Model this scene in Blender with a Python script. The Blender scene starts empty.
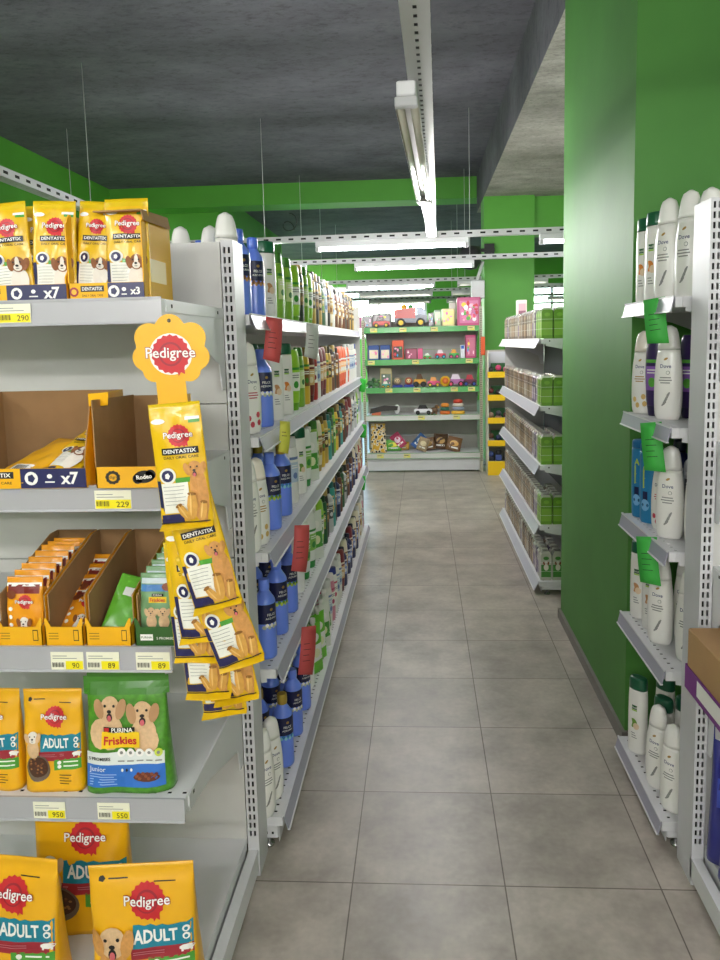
import bpy, math, random
from mathutils import Vector, Matrix
PI = math.pi
R = math.radians
SC = bpy.context.scene
COL = SC.collection
rnd = random.Random(7)

# ------------------------------------------------------------------ camera
cam = bpy.data.cameras.new('camera')
camo = bpy.data.objects.new('camera', cam)
COL.objects.link(camo)
pitch, yaw, roll = R(6.73813), R(3.47620), R(-1.27613)
fw = Vector((-math.sin(yaw) * math.cos(pitch), math.cos(yaw) * math.cos(pitch), -math.sin(pitch)))
rt = Vector((math.cos(yaw), math.sin(yaw), 0))
up = rt.cross(fw)
rt2 = rt * math.cos(roll) + up * math.sin(roll)
up2 = up * math.cos(roll) - rt * math.sin(roll)
m3 = Matrix((rt2, up2, -fw)).transposed()
camo.matrix_world = Matrix.Translation((0, 0, 1.6)) @ m3.to_4x4()
cam.sensor_fit = 'VERTICAL'
cam.sensor_height = 36
cam.lens = 737.99 / 960 * 36
cam.shift_x = -17.92 / 960
cam.shift_y = -50.35 / 960
cam.clip_start = 0.02
SC.camera = camo

# ------------------------------------------------------------------ world, exposure
w = bpy.data.worlds.new('daylight')
SC.world = w
w.use_nodes = True
bgn = w.node_tree.nodes['Background']
sky = w.node_tree.nodes.new('ShaderNodeTexSky')
sky.sky_type = 'NISHITA'
sky.sun_disc = False
sky.sun_elevation = R(50)
sky.sun_rotation = R(200)
w.node_tree.links.new(sky.outputs[0], bgn.inputs[0])
bgn.inputs[1].default_value = 2.5
SC.view_settings.view_transform = 'Standard'
SC.view_settings.look = 'None'
SC.view_settings.gamma = 1
SC.view_settings.use_curve_mapping = False
SC.view_settings.exposure = 0.68
LAMP_W = 10.5          # power of one shop tube
TUBE_E = 12.0

# ------------------------------------------------------------------ materials
def lin(c):
    if isinstance(c, str):
        c = tuple(int(c[i:i + 2], 16) / 255 for i in (0, 2, 4))
    return tuple(x / 12.92 if x <= .04045 else ((x + .055) / 1.055) ** 2.4 for x in c) + (1,)
_M = {}
def mat(hexc, rough=.5, metal=0, coat=0, emit=0, trans=0, noise=0, nscale=8, bump=0, bscale=40, alpha=1):
    key = (hexc, rough, metal, coat, emit, trans, noise, nscale, bump, bscale, alpha)
    if key in _M:
        return _M[key]
    m = bpy.data.materials.new('paint_' + hexc)
    m.use_nodes = True
    nt = m.node_tree
    b = nt.nodes['Principled BSDF']
    c = lin(hexc)
    b.inputs['Base Color'].default_value = c
    b.inputs['Roughness'].default_value = rough
    b.inputs['Metallic'].default_value = metal
    b.inputs['Coat Weight'].default_value = coat
    b.inputs['Coat Roughness'].default_value = .15
    b.inputs['Transmission Weight'].default_value = trans
    b.inputs['Alpha'].default_value = alpha
    if emit:
        b.inputs['Emission Color'].default_value = c
        b.inputs['Emission Strength'].default_value = emit
    tc = nt.nodes.new('ShaderNodeTexCoord')
    if noise:
        n = nt.nodes.new('ShaderNodeTexNoise')
        n.inputs['Scale'].default_value = nscale
        n.inputs['Detail'].default_value = 5
        nt.links.new(tc.outputs['Object'], n.inputs['Vector'])
        mr = nt.nodes.new('ShaderNodeMapRange')
        mr.inputs['From Min'].default_value = .3
        mr.inputs['From Max'].default_value = .7
        mr.inputs['To Min'].default_value = 1 - noise
        mr.inputs['To Max'].default_value = 1 + noise
        nt.links.new(n.outputs['Fac'], mr.inputs['Value'])
        mx = nt.nodes.new('ShaderNodeVectorMath')
        mx.operation = 'SCALE'
        mx.inputs[0].default_value = c[:3]
        nt.links.new(mr.outputs[0], mx.inputs['Scale'])
        nt.links.new(mx.outputs[0], b.inputs['Base Color'])
    if bump:
        n2 = nt.nodes.new('ShaderNodeTexNoise')
        n2.inputs['Scale'].default_value = bscale
        n2.inputs['Detail'].default_value = 3
        nt.links.new(tc.outputs['Object'], n2.inputs['Vector'])
        bp = nt.nodes.new('ShaderNodeBump')
        bp.inputs['Strength'].default_value = bump
        bp.inputs['Distance'].default_value = .01
        nt.links.new(n2.outputs['Fac'], bp.inputs['Height'])
        nt.links.new(bp.outputs[0], b.inputs['Normal'])
    _M[key] = m
    return m

WHITE = mat('dcdcde', .4, noise=.02)
STEEL = mat('cfcfd2', .42, noise=.03)
PANEL = mat('cbcac6', .5, noise=.03)
RAIL = mat('a7a6b6', .4, coat=.15)
GREYM = mat('9b9c9e', .35, metal=.6)
CHROME = mat('b8b8b8', .25, metal=.9)
BLACK = mat('101010', .5)
DARK = mat('151515', .8)

# ------------------------------------------------------------------ mesh builder
class MB:
    def __init__(s):
        s.v = []; s.f = []; s.m = []; s.sm = []; s.mats = []
    def mi(s, m):
        if m not in s.mats:
            s.mats.append(m)
        return s.mats.index(m)
    def add(s, vs, fs, m, smooth=False):
        o = len(s.v)
        s.v += [tuple(p) for p in vs]
        k = s.mi(m)
        for f in fs:
            s.f.append(tuple(i + o for i in f)); s.m.append(k); s.sm.append(smooth)
        return s
    def box(s, x0, x1, y0, y1, z0, z1, m, T=None):
        vs = [(x, y, z) for z in (z0, z1) for y in (y0, y1) for x in (x0, x1)]
        if T: vs = [T @ Vector(p) for p in vs]
        return s.add(vs, [(0, 2, 3, 1), (4, 5, 7, 6), (0, 1, 5, 4), (2, 6, 7, 3), (0, 4, 6, 2), (1, 3, 7, 5)], m)
    def cbox(s, x0, x1, y0, y1, z0, z1, m, c=.003, T=None):
        # box with chamfered vertical and horizontal edges
        vs = []
        for z, i in ((z0, c), (z0 + c, 0), (z1 - c, 0), (z1, c)):
            a, b, d, e = x0 + i, x1 - i, y0 + i, y1 - i
            q = c
            vs += [(a + q, d, z), (b - q, d, z), (b, d + q, z), (b, e - q, z), (b - q, e, z), (a + q, e, z), (a, e - q, z), (a, d + q, z)]
        if T: vs = [T @ Vector(p) for p in vs]
        fs = [tuple(range(7, -1, -1)), tuple(range(24, 32))]
        for r in range(3):
            for k in range(8):
                k2 = (k + 1) % 8
                fs.append((r * 8 + k, r * 8 + k2, r * 8 + 8 + k2, r * 8 + 8 + k))
        return s.add(vs, fs, m)
    def prism(s, pts, axis, a0, a1, m):
        # extrude a 2D outline (list of pairs) along axis 'x','y','z'
        def P(p, a):
            return {'x': (a, p[0], p[1]), 'y': (p[0], a, p[1]), 'z': (p[0], p[1], a)}[axis]
        n = len(pts)
        vs = [P(p, a0) for p in pts] + [P(p, a1) for p in pts]
        fs = [tuple(range(n)), tuple(range(2 * n - 1, n - 1, -1))]
        fs += [(i, i + n, (i + 1) % n + n, (i + 1) % n) for i in range(n)]
        return s.add(vs, fs, m)
    def rings(s, rings, m, smooth=True, cap=True, matf=None):
        n = len(rings[0])
        o = len(s.v)
        for r in rings:
            s.v += [tuple(p) for p in r]
        for j in range(len(rings) - 1):
            k = s.mi(matf(j) if matf else m)
            for i in range(n):
                i2 = (i + 1) % n
                s.f.append((o + j * n + i, o + j * n + i2, o + (j + 1) * n + i2, o + (j + 1) * n + i))
                s.m.append(k); s.sm.append(smooth)
        if cap:
            k0 = s.mi(matf(0) if matf else m); k1 = s.mi(matf(len(rings) - 2) if matf else m)
            s.f.append(tuple(o + i for i in range(n - 1, -1, -1))); s.m.append(k0); s.sm.append(False)
            q = o + (len(rings) - 1) * n
            s.f.append(tuple(q + i for i in range(n))); s.m.append(k1); s.sm.append(False)
        return s
    def tube(s, pts, r, m, n=8):
        rs = []
        P = [Vector(p) for p in pts]
        for i, p in enumerate(P):
            d = (P[min(i + 1, len(P) - 1)] - P[max(i - 1, 0)]).normalized()
            a = Vector((0, 0, 1)) if abs(d.z) < .9 else Vector((1, 0, 0))
            u = d.cross(a).normalized(); v = d.cross(u)
            rs.append([p + (u * math.cos(t) + v * math.sin(t)) * r for t in [2 * PI * k / n for k in range(n)]])
        return s.rings(rs, m)
    def lathe(s, prof, m, n=20, c=(0, 0), e=2.0, matf=None, smooth=True):
        # prof: (half width x, half depth y, z); superellipse sections of exponent e
        rs = []
        for a, b, z in prof:
            rs.append([(c[0] + a * sgnp(math.cos(t), 2 / e), c[1] + b * sgnp(math.sin(t), 2 / e), z) for t in [2 * PI * k / n for k in range(n)]])
        return s.rings(rs, m, smooth, True, matf)
    def ball(s, c, r, m, n=12, sq=(1, 1, 1)):
        rs = []
        for j in range(1, 8):
            t = PI * j / 8
            rs.append([(c[0] + sq[0] * r * math.sin(t) * math.cos(p), c[1] + sq[1] * r * math.sin(t) * math.sin(p), c[2] - sq[2] * r * math.cos(t)) for p in [2 * PI * k / n for k in range(n)]])
        return s.rings(rs, m)
    def wheel(s, c, r, wd, m, hub=None, axis='y', n=16):
        def ring(rr, a):
            if axis == 'y':
                return [(c[0] + rr * math.cos(t), c[1] + a, c[2] + rr * math.sin(t)) for t in [2 * PI * k / n for k in range(n)]]
            return [(c[0] + a, c[1] + rr * math.cos(t), c[2] + rr * math.sin(t)) for t in [2 * PI * k / n for k in range(n)]]
        s.rings([ring(r * .9, -wd / 2), ring(r, -wd / 2 * .7), ring(r, wd / 2 * .7), ring(r * .9, wd / 2)], m, False)
        if hub:
            s.rings([ring(r * .55, -wd / 2 - .004), ring(r * .5, wd / 2 + .004)], hub, False)
        return s
    def build(s, name, parent=None, loc=None, rotz=0):
        me = bpy.data.meshes.new(name)
        me.from_pydata(s.v, [], s.f)
        for m in s.mats: me.materials.append(m)
        me.polygons.foreach_set('material_index', s.m)
        me.polygons.foreach_set('use_smooth', s.sm)
        me.update()
        o = bpy.data.objects.new(name, me)
        COL.objects.link(o)
        if parent: o.parent = parent
        if loc: o.location = loc
        if rotz: o.rotation_euler[2] = rotz
        return o

def sgnp(v, p):
    return math.copysign(abs(v) ** p, v)

def tag(o, label=None, cat=None, group=None, kind=None):
    if label: o['label'] = label
    if cat: o['category'] = cat
    if group: o['group'] = group
    if kind: o['kind'] = kind
    return o
def thing(name, label, cat, loc=(0, 0, 0), rotz=0, group=None):
    o = bpy.data.objects.new(name, None)
    o.empty_display_size = .05
    COL.objects.link(o)
    o.location = loc; o.rotation_euler = (0, 0, rotz)
    return tag(o, label, cat, group)
def struct(name, mb, **k):
    return tag(mb.build(name, **k), kind='structure')
_used = set()
KIDS = {}
def place(root, loc, rotz=0, label=None, group=None, rot=None, scale=None):
    # the first call places the original, later calls copy it with its parts and sub-parts
    if root.name not in _used:
        _used.add(root.name); r = root
    else:
        r = root.copy(); COL.objects.link(r)
        if root.name not in KIDS:
            KIDS[root.name] = [(c, list(c.children)) for c in root.children]
        for ch, gs in KIDS[root.name]:
            c = ch.copy(); COL.objects.link(c); c.parent = r
            for g in gs:
                d = g.copy(); COL.objects.link(d); d.parent = c
    r.location = loc
    r.rotation_euler = rot if rot else (0, 0, rotz)
    if scale: r.scale = scale
    if label: r['label'] = label
    if group: r['group'] = group
    elif 'group' in r.keys(): del r['group']
    return r

# ------------------------------------------------------------------ printed artwork on a surface
_T = {}
def text_mesh(t, bold):
    k = (t, round(bold, 4))
    if k in _T: return _T[k]
    cu = bpy.data.curves.new('lettering', 'FONT')
    cu.body = t; cu.resolution_u = 2; cu.offset = bold
    ob = bpy.data.objects.new('lettering', cu)
    me = ob.to_mesh()
    vs = [(v.co.x, v.co.y) for v in me.vertices]
    fs = [tuple(p.vertices) for p in me.polygons]
    ob.to_mesh_clear()
    bpy.data.objects.remove(ob); bpy.data.curves.remove(cu)
    x0 = min(v[0] for v in vs); x1 = max(v[0] for v in vs)
    y0 = min(v[1] for v in vs); y1 = max(v[1] for v in vs)
    _T[k] = (vs, fs, x0, x1, y0, y1)
    return _T[k]
class Art:
    def __init__(s): s.it = []
    def poly(s, pts, m, L=1):
        s.it.append((pts, [tuple(range(len(pts)))], m, L)); return s
    def rect(s, x0, z0, x1, z1, m, L=1, n=8, nz=2, wob=0):
        nz = max(nz, 2) if n >= 6 else nz
        vs = []; fs = []
        for j in range(nz + 1):
            for i in range(n + 1):
                dz = 0
                if wob and j == nz: dz = wob * math.sin(i * 2.7) * 1
                vs.append((x0 + (x1 - x0) * i / n, z0 + (z1 - z0) * j / nz + dz))
        for j in range(nz):
            for i in range(n):
                a = j * (n + 1) + i
                fs.append((a, a + 1, a + n + 2, a + n + 1))
        s.it.append((vs, fs, m, L)); return s
    def ell(s, cx, cz, rx, rz, m, L=1, n=16, rot=0, scal=0, k=0):
        vs = [(cx, cz)]
        cr, sr = math.cos(rot), math.sin(rot)
        for i in range(n):
            t = 2 * PI * i / n
            q = 1 + (scal if i % 2 else 0)
            x, z = rx * q * math.cos(t), rz * q * math.sin(t)
            vs.append((cx + x * cr - z * sr, cz + x * sr + z * cr))
        s.it.append((vs, [(0, 1 + i, 1 + (i + 1) % n) for i in range(n)], m, L)); return s
    def text(s, t, cx, cz, w, m, L=2, bold=.02, h=None, rot=0, out=None, shear=0):
        def one(b, mm, LL):
            vs, fs, x0, x1, y0, y1 = text_mesh(t, bold)
            sx = w / (x1 - x0); sz = (h / (y1 - y0)) if h else sx
            vs2 = text_mesh(t, b)[0]
            mx, my = (x0 + x1) / 2, (y0 + y1) / 2
            r = []
            cr, sr = math.cos(rot), math.sin(rot)
            for v in vs2:
                x = (v[0] - mx) * sx + (v[1] - my) * sx * shear; z = (v[1] - my) * sz
                r.append((cx + x * cr - z * sr, cz + x * sr + z * cr))
            s.it.append((r, text_mesh(t, b)[1], mm, LL))
        if out: one(bold + .035, out, L)
        one(bold, m, L + (1 if out else 0))
        return s
    def on(s, mb, F, step=.00045):
        for vs, fs, m, L in s.it:
            pts = [F(x, z, L * step) for x, z in vs]
            mb.add(pts, fs, m, False)
        return mb
def flatF(y=0, sgn=-1):
    return lambda x, z, o: (x, y + sgn * o, z)

YEL = mat('ebae0c', .38, coat=.35, noise=.03, nscale=12)
LYEL = mat('e2b60c', .35, coat=.35)
RED = mat('c8252c', .45)
PWHITE = mat('f2f0ea', .5)
NAVY = mat('1c1d52', .4, coat=.3)
TEAL = mat('0d7f96', .42, coat=.2)
MAROON = mat('9c2230', .42, coat=.2)
GRN = mat('4b9b33', .42, coat=.2)
DGRN = mat('1d5a2c', .45)
INK = mat('1c1a18', .5)
GREYINK = mat('8c8c88', .6)
CARD = mat('a07c50', .85, noise=.06, nscale=25)
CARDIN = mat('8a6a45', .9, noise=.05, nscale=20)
DOGB = mat('8a5226', .6); DOGW = mat('e9e2d6', .6); DOGG = mat('c98f4c', .6, noise=.12, nscale=120); DOGL = mat('d9b489', .6, noise=.1, nscale=120)
PINKT = mat('d0616a', .5)
BONE = mat('cf9a45', .55, noise=.1, nscale=80)

def dog(A, cx, cz, s, ear, face, chest, L=2, mouth=False, blaze=None, body=True):
    if body:
        A.ell(cx + .02 * s, cz - .95 * s, .55 * s, .75 * s, chest, L, 14)
    A.ell(cx - .47 * s, cz - .02 * s, .2 * s, .42 * s, ear, L + 2, 12, rot=.25)
    A.ell(cx + .47 * s, cz - .02 * s, .2 * s, .42 * s, ear, L + 2, 12, rot=-.25)
    A.ell(cx, cz, .42 * s, .48 * s, face, L + 1, 16)
    if blaze: A.ell(cx, cz + .05 * s, .13 * s, .43 * s, blaze, L + 2, 10)
    A.ell(cx, cz - .2 * s, .25 * s, .22 * s, blaze or face, L + 2, 12)
    A.ell(cx, cz - .1 * s, .1 * s, .075 * s, INK, L + 4, 8)
    A.ell(cx - .19 * s, cz + .12 * s, .055 * s, .06 * s, INK, L + 4, 8)
    A.ell(cx + .19 * s, cz + .12 * s, .055 * s, .06 * s, INK, L + 4, 8)
    if mouth:
        A.ell(cx, cz - .34 * s, .13 * s, .17 * s, INK, L + 3, 10)
        A.ell(cx, cz - .38 * s, .09 * s, .13 * s, PINKT, L + 4, 10)
    else:
        A.ell(cx, cz - .27 * s, .11 * s, .02 * s, INK, L + 4, 8)

def rosette(A, cx, cz, w, L=2, word=True, halo=None):
    if halo: A.ell(cx, cz, w * .52, w * .5, halo, L - 1, 28)
    A.ell(cx, cz, w * .36, w * .36, RED, L, 36, scal=.1)
    A.poly([(cx + .08 * w, cz - .18 * w), (cx + .14 * w, cz - .44 * w), (cx + .19 * w, cz - .36 * w), (cx + .27 * w, cz - .40 * w), (cx + .26 * w, cz - .2 * w)], RED, L - .5)
    A.ell(cx, cz, w * .24, w * .24, MAROON, L + 1, 24)
    A.ell(cx, cz, w * .2, w * .2, RED, L + 2, 24)
    if word: A.text('Pedigree', cx, cz, w, PWHITE, L + 3, .012, out=MAROON)

# ------------------------------------------------------------------ pouches and bags
def bag(w, h, d, m, art=None, top=.06, e=4.5, wr=.0015, seed=1, wtop=1.0, back=True, tmin=.0012, sealm=None, zmax=.0, botseal=False, name='bag'):
    mb = MB()
    r = random.Random(seed)
    ph = [r.uniform(0, 6) for _ in range(6)]
    def hd(z):       # half depth
        t = min(max(z / h, 0), 1)
        if t > 1 - top: return tmin
        q = (1 - top - t) / (1 - top)
        v = (min(1, q * 1.0)) ** .55
        if botseal:
            v = min(1, (4 * q * (1 - q))) ** .5 * 1.0
            return max(tmin, d / 2 * v)
        return max(tmin, d / 2 * v)
    def hw(z):
        t = z / h
        v = w / 2 * (1 - (1 - wtop) * t)
        if not botseal: v *= 1 - .03 * math.sin(PI * t)
        return v
    def wrk(x, z):
        a = wr * (math.sin(x / w * 9 + z / h * 5 + ph[0]) * math.sin(z / h * 11 + ph[1]) + .6 * math.sin(x / w * 17 + ph[2] - z / h * 14) * math.sin(z / h * 7 + x / w * 4 + ph[3]))
        return a * min(1, 6 * hd(z) / (d + 1e-6))
    def F(x, z, o):
        a = hw(z); b = hd(z)
        q = max(0, 1 - min(1, abs(x / a)) ** e) ** (1 / e)
        return (x, -(b * q + o) + wrk(x, z), z)
    NZ, N = 26, 44
    rs = []
    for j in range(NZ + 1):
        z = h * j / NZ
        a, b = hw(z), hd(z)
        ring = []
        for k in range(N):
            t = 2 * PI * k / N
            x = a * sgnp(math.cos(t), 2 / e); y = b * sgnp(math.sin(t), 2 / e)
            if y < 0: y = -b * max(0, 1 - abs(x / a) ** e) ** (1 / e) + wrk(x, z)
            ring.append((x, y, z))
        rs.append(ring)
    sm = sealm or m
    mb.rings(rs, m, True, True, (lambda j: sm if (j >= NZ - 2 or (botseal and j < 1)) else m))
    if art: art.on(mb, F, .0011)
    return mb

# ------------------------------------------------------------------ bottles
def prof_interp(pts, n=22):
    out = []
    for i in range(n + 1):
        t = i / n * (len(pts) - 1)
        k = min(int(t), len(pts) - 2); f = t - k
        P = [pts[max(k - 1, 0)], pts[k], pts[k + 1], pts[min(k + 2, len(pts) - 1)]]
        out.append(tuple(max(0.0005, .5 * ((2 * P[1][c]) + (-P[0][c] + P[2][c]) * f + (2 * P[0][c] - 5 * P[1][c] + 4 * P[2][c] - P[3][c]) * f * f + (-P[0][c] + 3 * P[1][c] - 3 * P[2][c] + P[3][c]) * f ** 3)) if c < 2 else P[1][c] + (P[2][c] - P[1][c]) * f for c in range(3)))
    return out
def bottle_F(prof):
    def F(x, z, o):
        for i in range(len(prof) - 1):
            if prof[i][2] <= z <= prof[i + 1][2]:
                f = (z - prof[i][2]) / max(1e-6, prof[i + 1][2] - prof[i][2])
                a = prof[i][0] + (prof[i + 1][0] - prof[i][0]) * f
                b = prof[i][1] + (prof[i + 1][1] - prof[i][1]) * f
                q = math.sqrt(max(0, 1 - min(.98, abs(x / a)) ** 2))
                return (x, -(b * q) - o, z)
        return (x, -prof[-1][1], z)
    return F
# ================================================================== THE SETTING
FLOORM = bpy.data.materials.new('grey_floor_tiles')
def build_floor_mat(m):
    m.use_nodes = True
    nt = m.node_tree; N = nt.nodes; Lk = nt.links
    b = N['Principled BSDF']
    tc = N.new('ShaderNodeTexCoord')
    mp = N.new('ShaderNodeMapping')
    mp.inputs['Location'].default_value = (.2283, -2.0192 + .4513 * 20, 0)
    Lk.new(tc.outputs['Object'], mp.inputs['Vector'])
    br = N.new('ShaderNodeTexBrick')
    br.offset = 0; br.squash = 1
    br.inputs['Color1'].default_value = (.9, .9, .9, 1)
    br.inputs['Color2'].default_value = (1.08, 1.08, 1.08, 1)
    br.inputs['Mortar'].default_value = (.32, .30, .28, 1)
    br.inputs['Scale'].default_value = 1
    br.inputs['Mortar Size'].default_value = .0022
    br.inputs['Mortar Smooth'].default_value = .2
    br.inputs['Brick Width'].default_value = .4513
    br.inputs['Row Height'].default_value = .4513
    Lk.new(mp.outputs[0], br.inputs['Vector'])
    n1 = N.new('ShaderNodeTexNoise'); n1.inputs['Scale'].default_value = 4.5; n1.inputs['Detail'].default_value = 4; n1.inputs['Roughness'].default_value = .6
    Lk.new(tc.outputs['Object'], n1.inputs['Vector'])
    n2 = N.new('ShaderNodeTexNoise'); n2.inputs['Scale'].default_value = 45; n2.inputs['Detail'].default_value = 4
    Lk.new(tc.outputs['Object'], n2.inputs['Vector'])
    cr = N.new('ShaderNodeValToRGB')
    cr.color_ramp.elements[0].position = .3; cr.color_ramp.elements[0].color = lin('938b81')
    cr.color_ramp.elements[1].position = .7; cr.color_ramp.elements[1].color = lin('bcb3a7')
    Lk.new(n1.outputs['Fac'], cr.inputs['Fac'])
    mr = N.new('ShaderNodeMapRange'); mr.inputs['From Min'].default_value = .3; mr.inputs['From Max'].default_value = .7
    mr.inputs['To Min'].default_value = .93; mr.inputs['To Max'].default_value = 1.07
    Lk.new(n2.outputs['Fac'], mr.inputs['Value'])
    s = N.new('ShaderNodeVectorMath'); s.operation = 'SCALE'
    Lk.new(cr.outputs[0], s.inputs[0]); Lk.new(mr.outputs[0], s.inputs['Scale'])
    mu = N.new('ShaderNodeVectorMath'); mu.operation = 'MULTIPLY'
    Lk.new(s.outputs[0], mu.inputs[0]); Lk.new(br.outputs['Color'], mu.inputs[1])
    Lk.new(mu.outputs[0], b.inputs['Base Color'])
    r2 = N.new('ShaderNodeMapRange'); r2.inputs['To Min'].default_value = .3; r2.inputs['To Max'].default_value = .42
    Lk.new(n1.outputs['Fac'], r2.inputs['Value']); Lk.new(r2.outputs[0], b.inputs['Roughness'])
    bp = N.new('ShaderNodeBump'); bp.inputs['Strength'].default_value = .25; bp.inputs['Distance'].default_value = .002; bp.invert = True
    Lk.new(br.outputs['Fac'], bp.inputs['Height']); Lk.new(bp.outputs[0], b.inputs['Normal'])
build_floor_mat(FLOORM)

def concrete(name, c0, c1, sc, bump):
    m = bpy.data.materials.new(name); m.use_nodes = True
    nt = m.node_tree; N = nt.nodes; Lk = nt.links; b = N['Principled BSDF']
    tc = N.new('ShaderNodeTexCoord')
    mp = N.new('ShaderNodeMapping'); mp.inputs['Scale'].default_value = (.8, 1.3, 1)
    Lk.new(tc.outputs['Object'], mp.inputs['Vector'])
    n = N.new('ShaderNodeTexNoise'); n.inputs['Scale'].default_value = sc; n.inputs['Detail'].default_value = 8; n.inputs['Roughness'].default_value = .65
    Lk.new(mp.outputs[0], n.inputs['Vector'])
    cr = N.new('ShaderNodeValToRGB')
    cr.color_ramp.elements[0].position = .28; cr.color_ramp.elements[0].color = lin(c0)
    cr.color_ramp.elements[1].position = .72; cr.color_ramp.elements[1].color = lin(c1)
    Lk.new(n.outputs['Fac'], cr.inputs['Fac'])
    n3 = N.new('ShaderNodeTexNoise'); n3.inputs['Scale'].default_value = sc * 9; n3.inputs['Detail'].default_value = 9; n3.inputs['Roughness'].default_value = .75
    Lk.new(mp.outputs[0], n3.inputs['Vector'])
    m3_ = N.new('ShaderNodeMapRange'); m3_.inputs['From Min'].default_value = .32; m3_.inputs['From Max'].default_value = .5; m3_.inputs['To Min'].default_value = .55; m3_.inputs['To Max'].default_value = 1.05
    Lk.new(n3.outputs['Fac'], m3_.inputs['Value'])
    sv = N.new('ShaderNodeVectorMath'); sv.operation = 'SCALE'
    Lk.new(cr.outputs[0], sv.inputs[0]); Lk.new(m3_.outputs[0], sv.inputs['Scale']); Lk.new(sv.outputs[0], b.inputs['Base Color'])
    b.inputs['Roughness'].default_value = .85
    n2 = N.new('ShaderNodeTexNoise'); n2.inputs['Scale'].default_value = sc * 6; n2.inputs['Detail'].default_value = 4
    Lk.new(tc.outputs['Object'], n2.inputs['Vector'])
    bp = N.new('ShaderNodeBump'); bp.inputs['Strength'].default_value = bump; bp.inputs['Distance'].default_value = .03
    Lk.new(n2.outputs['Fac'], bp.inputs['Height']); Lk.new(bp.outputs[0], b.inputs['Normal'])
    return m
CEIL = concrete('dark_painted_concrete', '46454d', '67666f', 1.6, .35)
ROUGHC = concrete('rough_concrete', '6b6963', 'a19e95', 3.5, .9)
GREENP = mat('549f35', .5, noise=.05, nscale=3, bump=.1, bscale=15)
GREENPIL = mat('4b8838', .6, noise=.08, nscale=2.5, bump=.12, bscale=8)
SKIRT = mat('77736c', .5, noise=.06)

struct('floor', MB().box(-5.2, 4.6, -3.6, 20.2, -.1, 0, FLOORM))
struct('ceiling', MB().box(-5.2, 4.6, -3.6, 20.2, 3.85, 3.95, CEIL))
struct('wall_left', MB().box(-4.6, -4.4, -3.5, 10.6, 0, 3.85, GREENP))
struct('wall_left_rear', MB().box(-4.6, -2.95, 11.05, 16.0, 0, 3.85, GREENP))
struct('wall_right', MB().box(4.4, 4.6, -3.5, 20, 0, 3.85, GREENP))
struct('wall_front', MB().box(-4.6, 4.6, -3.6, -3.5, 0, 3.85, mat('dcdad4', .6, noise=.03)))
# far wall with two window openings
def wall_open(x0, x1, z0, z1, wins, y0, y1, m):
    mb = MB(); xs = sorted({x0, x1} | {w[0] for w in wins} | {w[1] for w in wins})
    for a, b in zip(xs, xs[1:]):
        hit = [w for w in wins if w[0] <= a and b <= w[1]]
        if hit:
            w = hit[0]
            mb.box(a, b, y0, y1, z0, w[2], m); mb.box(a, b, y0, y1, w[3], z1, m)
        else: mb.box(a, b, y0, y1, z0, z1, m)
    return mb
WINS = [(-2.4, .16, 1.7, 3.10), (2.75, 4.2, .9, 3.05)]
struct('wall_back', wall_open(-4.6, 4.6, 0, 3.85, WINS, 20, 20.15, GREENP))
GLASS = mat('e8f0f0', .02, trans=1)
for i, (a, b, c, d) in enumerate(WINS):
    f = MB()
    for q in (a, (a + b) / 2 - .03, b - .06): f.box(q, q + .06, 20.02, 20.1, c, d, WHITE)
    for q in (c, c + .75 * (d - c), d - .06): f.box(a, b, 20.03, 20.09, q, q + .06, WHITE)
    wn = struct('window_%d' % (i + 1), f)
    MB().box(a + .01, b - .01, 20.055, 20.06, c + .01, d - .01, GLASS).build('glass_pane', wn)
struct('beam_rear', MB().box(-4.4, 4.4, 10.6, 11.05, 3.56, 3.85, GREENP))
lb = MB().box(.80, 2.4, -3.5, 10.6, 3.36, 3.85, CEIL)
lb.m[0] = lb.mi(ROUGHC)
struct('beam_long', lb)
pl = MB().box(.78, 2.4, 2.81, 4.15, 0, 3.36, GREENPIL)
struct('pillar_aisle', pl)
struct('baseboard_pillar', MB().box(.765, 2.4, 2.795, 4.165, 0, .055, SKIRT))
struct('column_rear', MB().box(.80, 1.42, 9.45, 9.9, 0, 3.36, GREENP).box(1.42, 4.4, 9.55, 9.85, 2.9, 3.36, GREENP))
struct('baseboard_column', MB().box(.79, 1.43, 9.44, 9.91, 0, .06, SKIRT))

# ------------------------------------------------------------------ light rails, tubes and their suspension wires
TUBEM = mat('f4f6ff', .4, emit=TUBE_E)
def perforated(mb, L, wd, z, m, pitch=.05, sl=.022, hole=.010):
    # bottom plate with a row of true slots along x, plus folded sides
    n = int(L / pitch)
    mb.box(0, L, -wd / 2, -hole / 2, z, z + .002, m); mb.box(0, L, hole / 2, wd / 2, z, z + .002, m)
    for i in range(n):
        mb.box(i * pitch, i * pitch + pitch - sl, -hole / 2, hole / 2, z, z + .002, m)
def light_rail(name, label, p, L, ang, tubes, wires, wd=.07, fix2=False):
    t = thing(name, label, 'light rail', p, ang)
    mb = MB()
    perforated(mb, L, wd, 0, STEEL)
    mb.box(0, L, -wd / 2, -wd / 2 + .002, .002, .045, STEEL); mb.box(0, L, wd / 2 - .002, wd / 2, .002, .045, STEEL)
    mb.box(0, L, -wd / 2 + .002, wd / 2 - .002, .043, .045, mat('55565a', .6))
    # dark bars painting the shade of slots along the side flank
    for s in (-1, 1):
        for i in range(int(L / .1)):
            mb.box(i * .1 + .02, i * .1 + .06, s * wd / 2 - .0006, s * wd / 2 + .0006, .016, .03, DARK)
    mb.build('rail_profile', t)
    for x in wires:
        MB().tube([(x, 0, .045), (x, 0, 3.849 - p[2])], .0035, mat('c8c8c8', .5), 6).build('suspension_wire', t)
    return t
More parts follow.
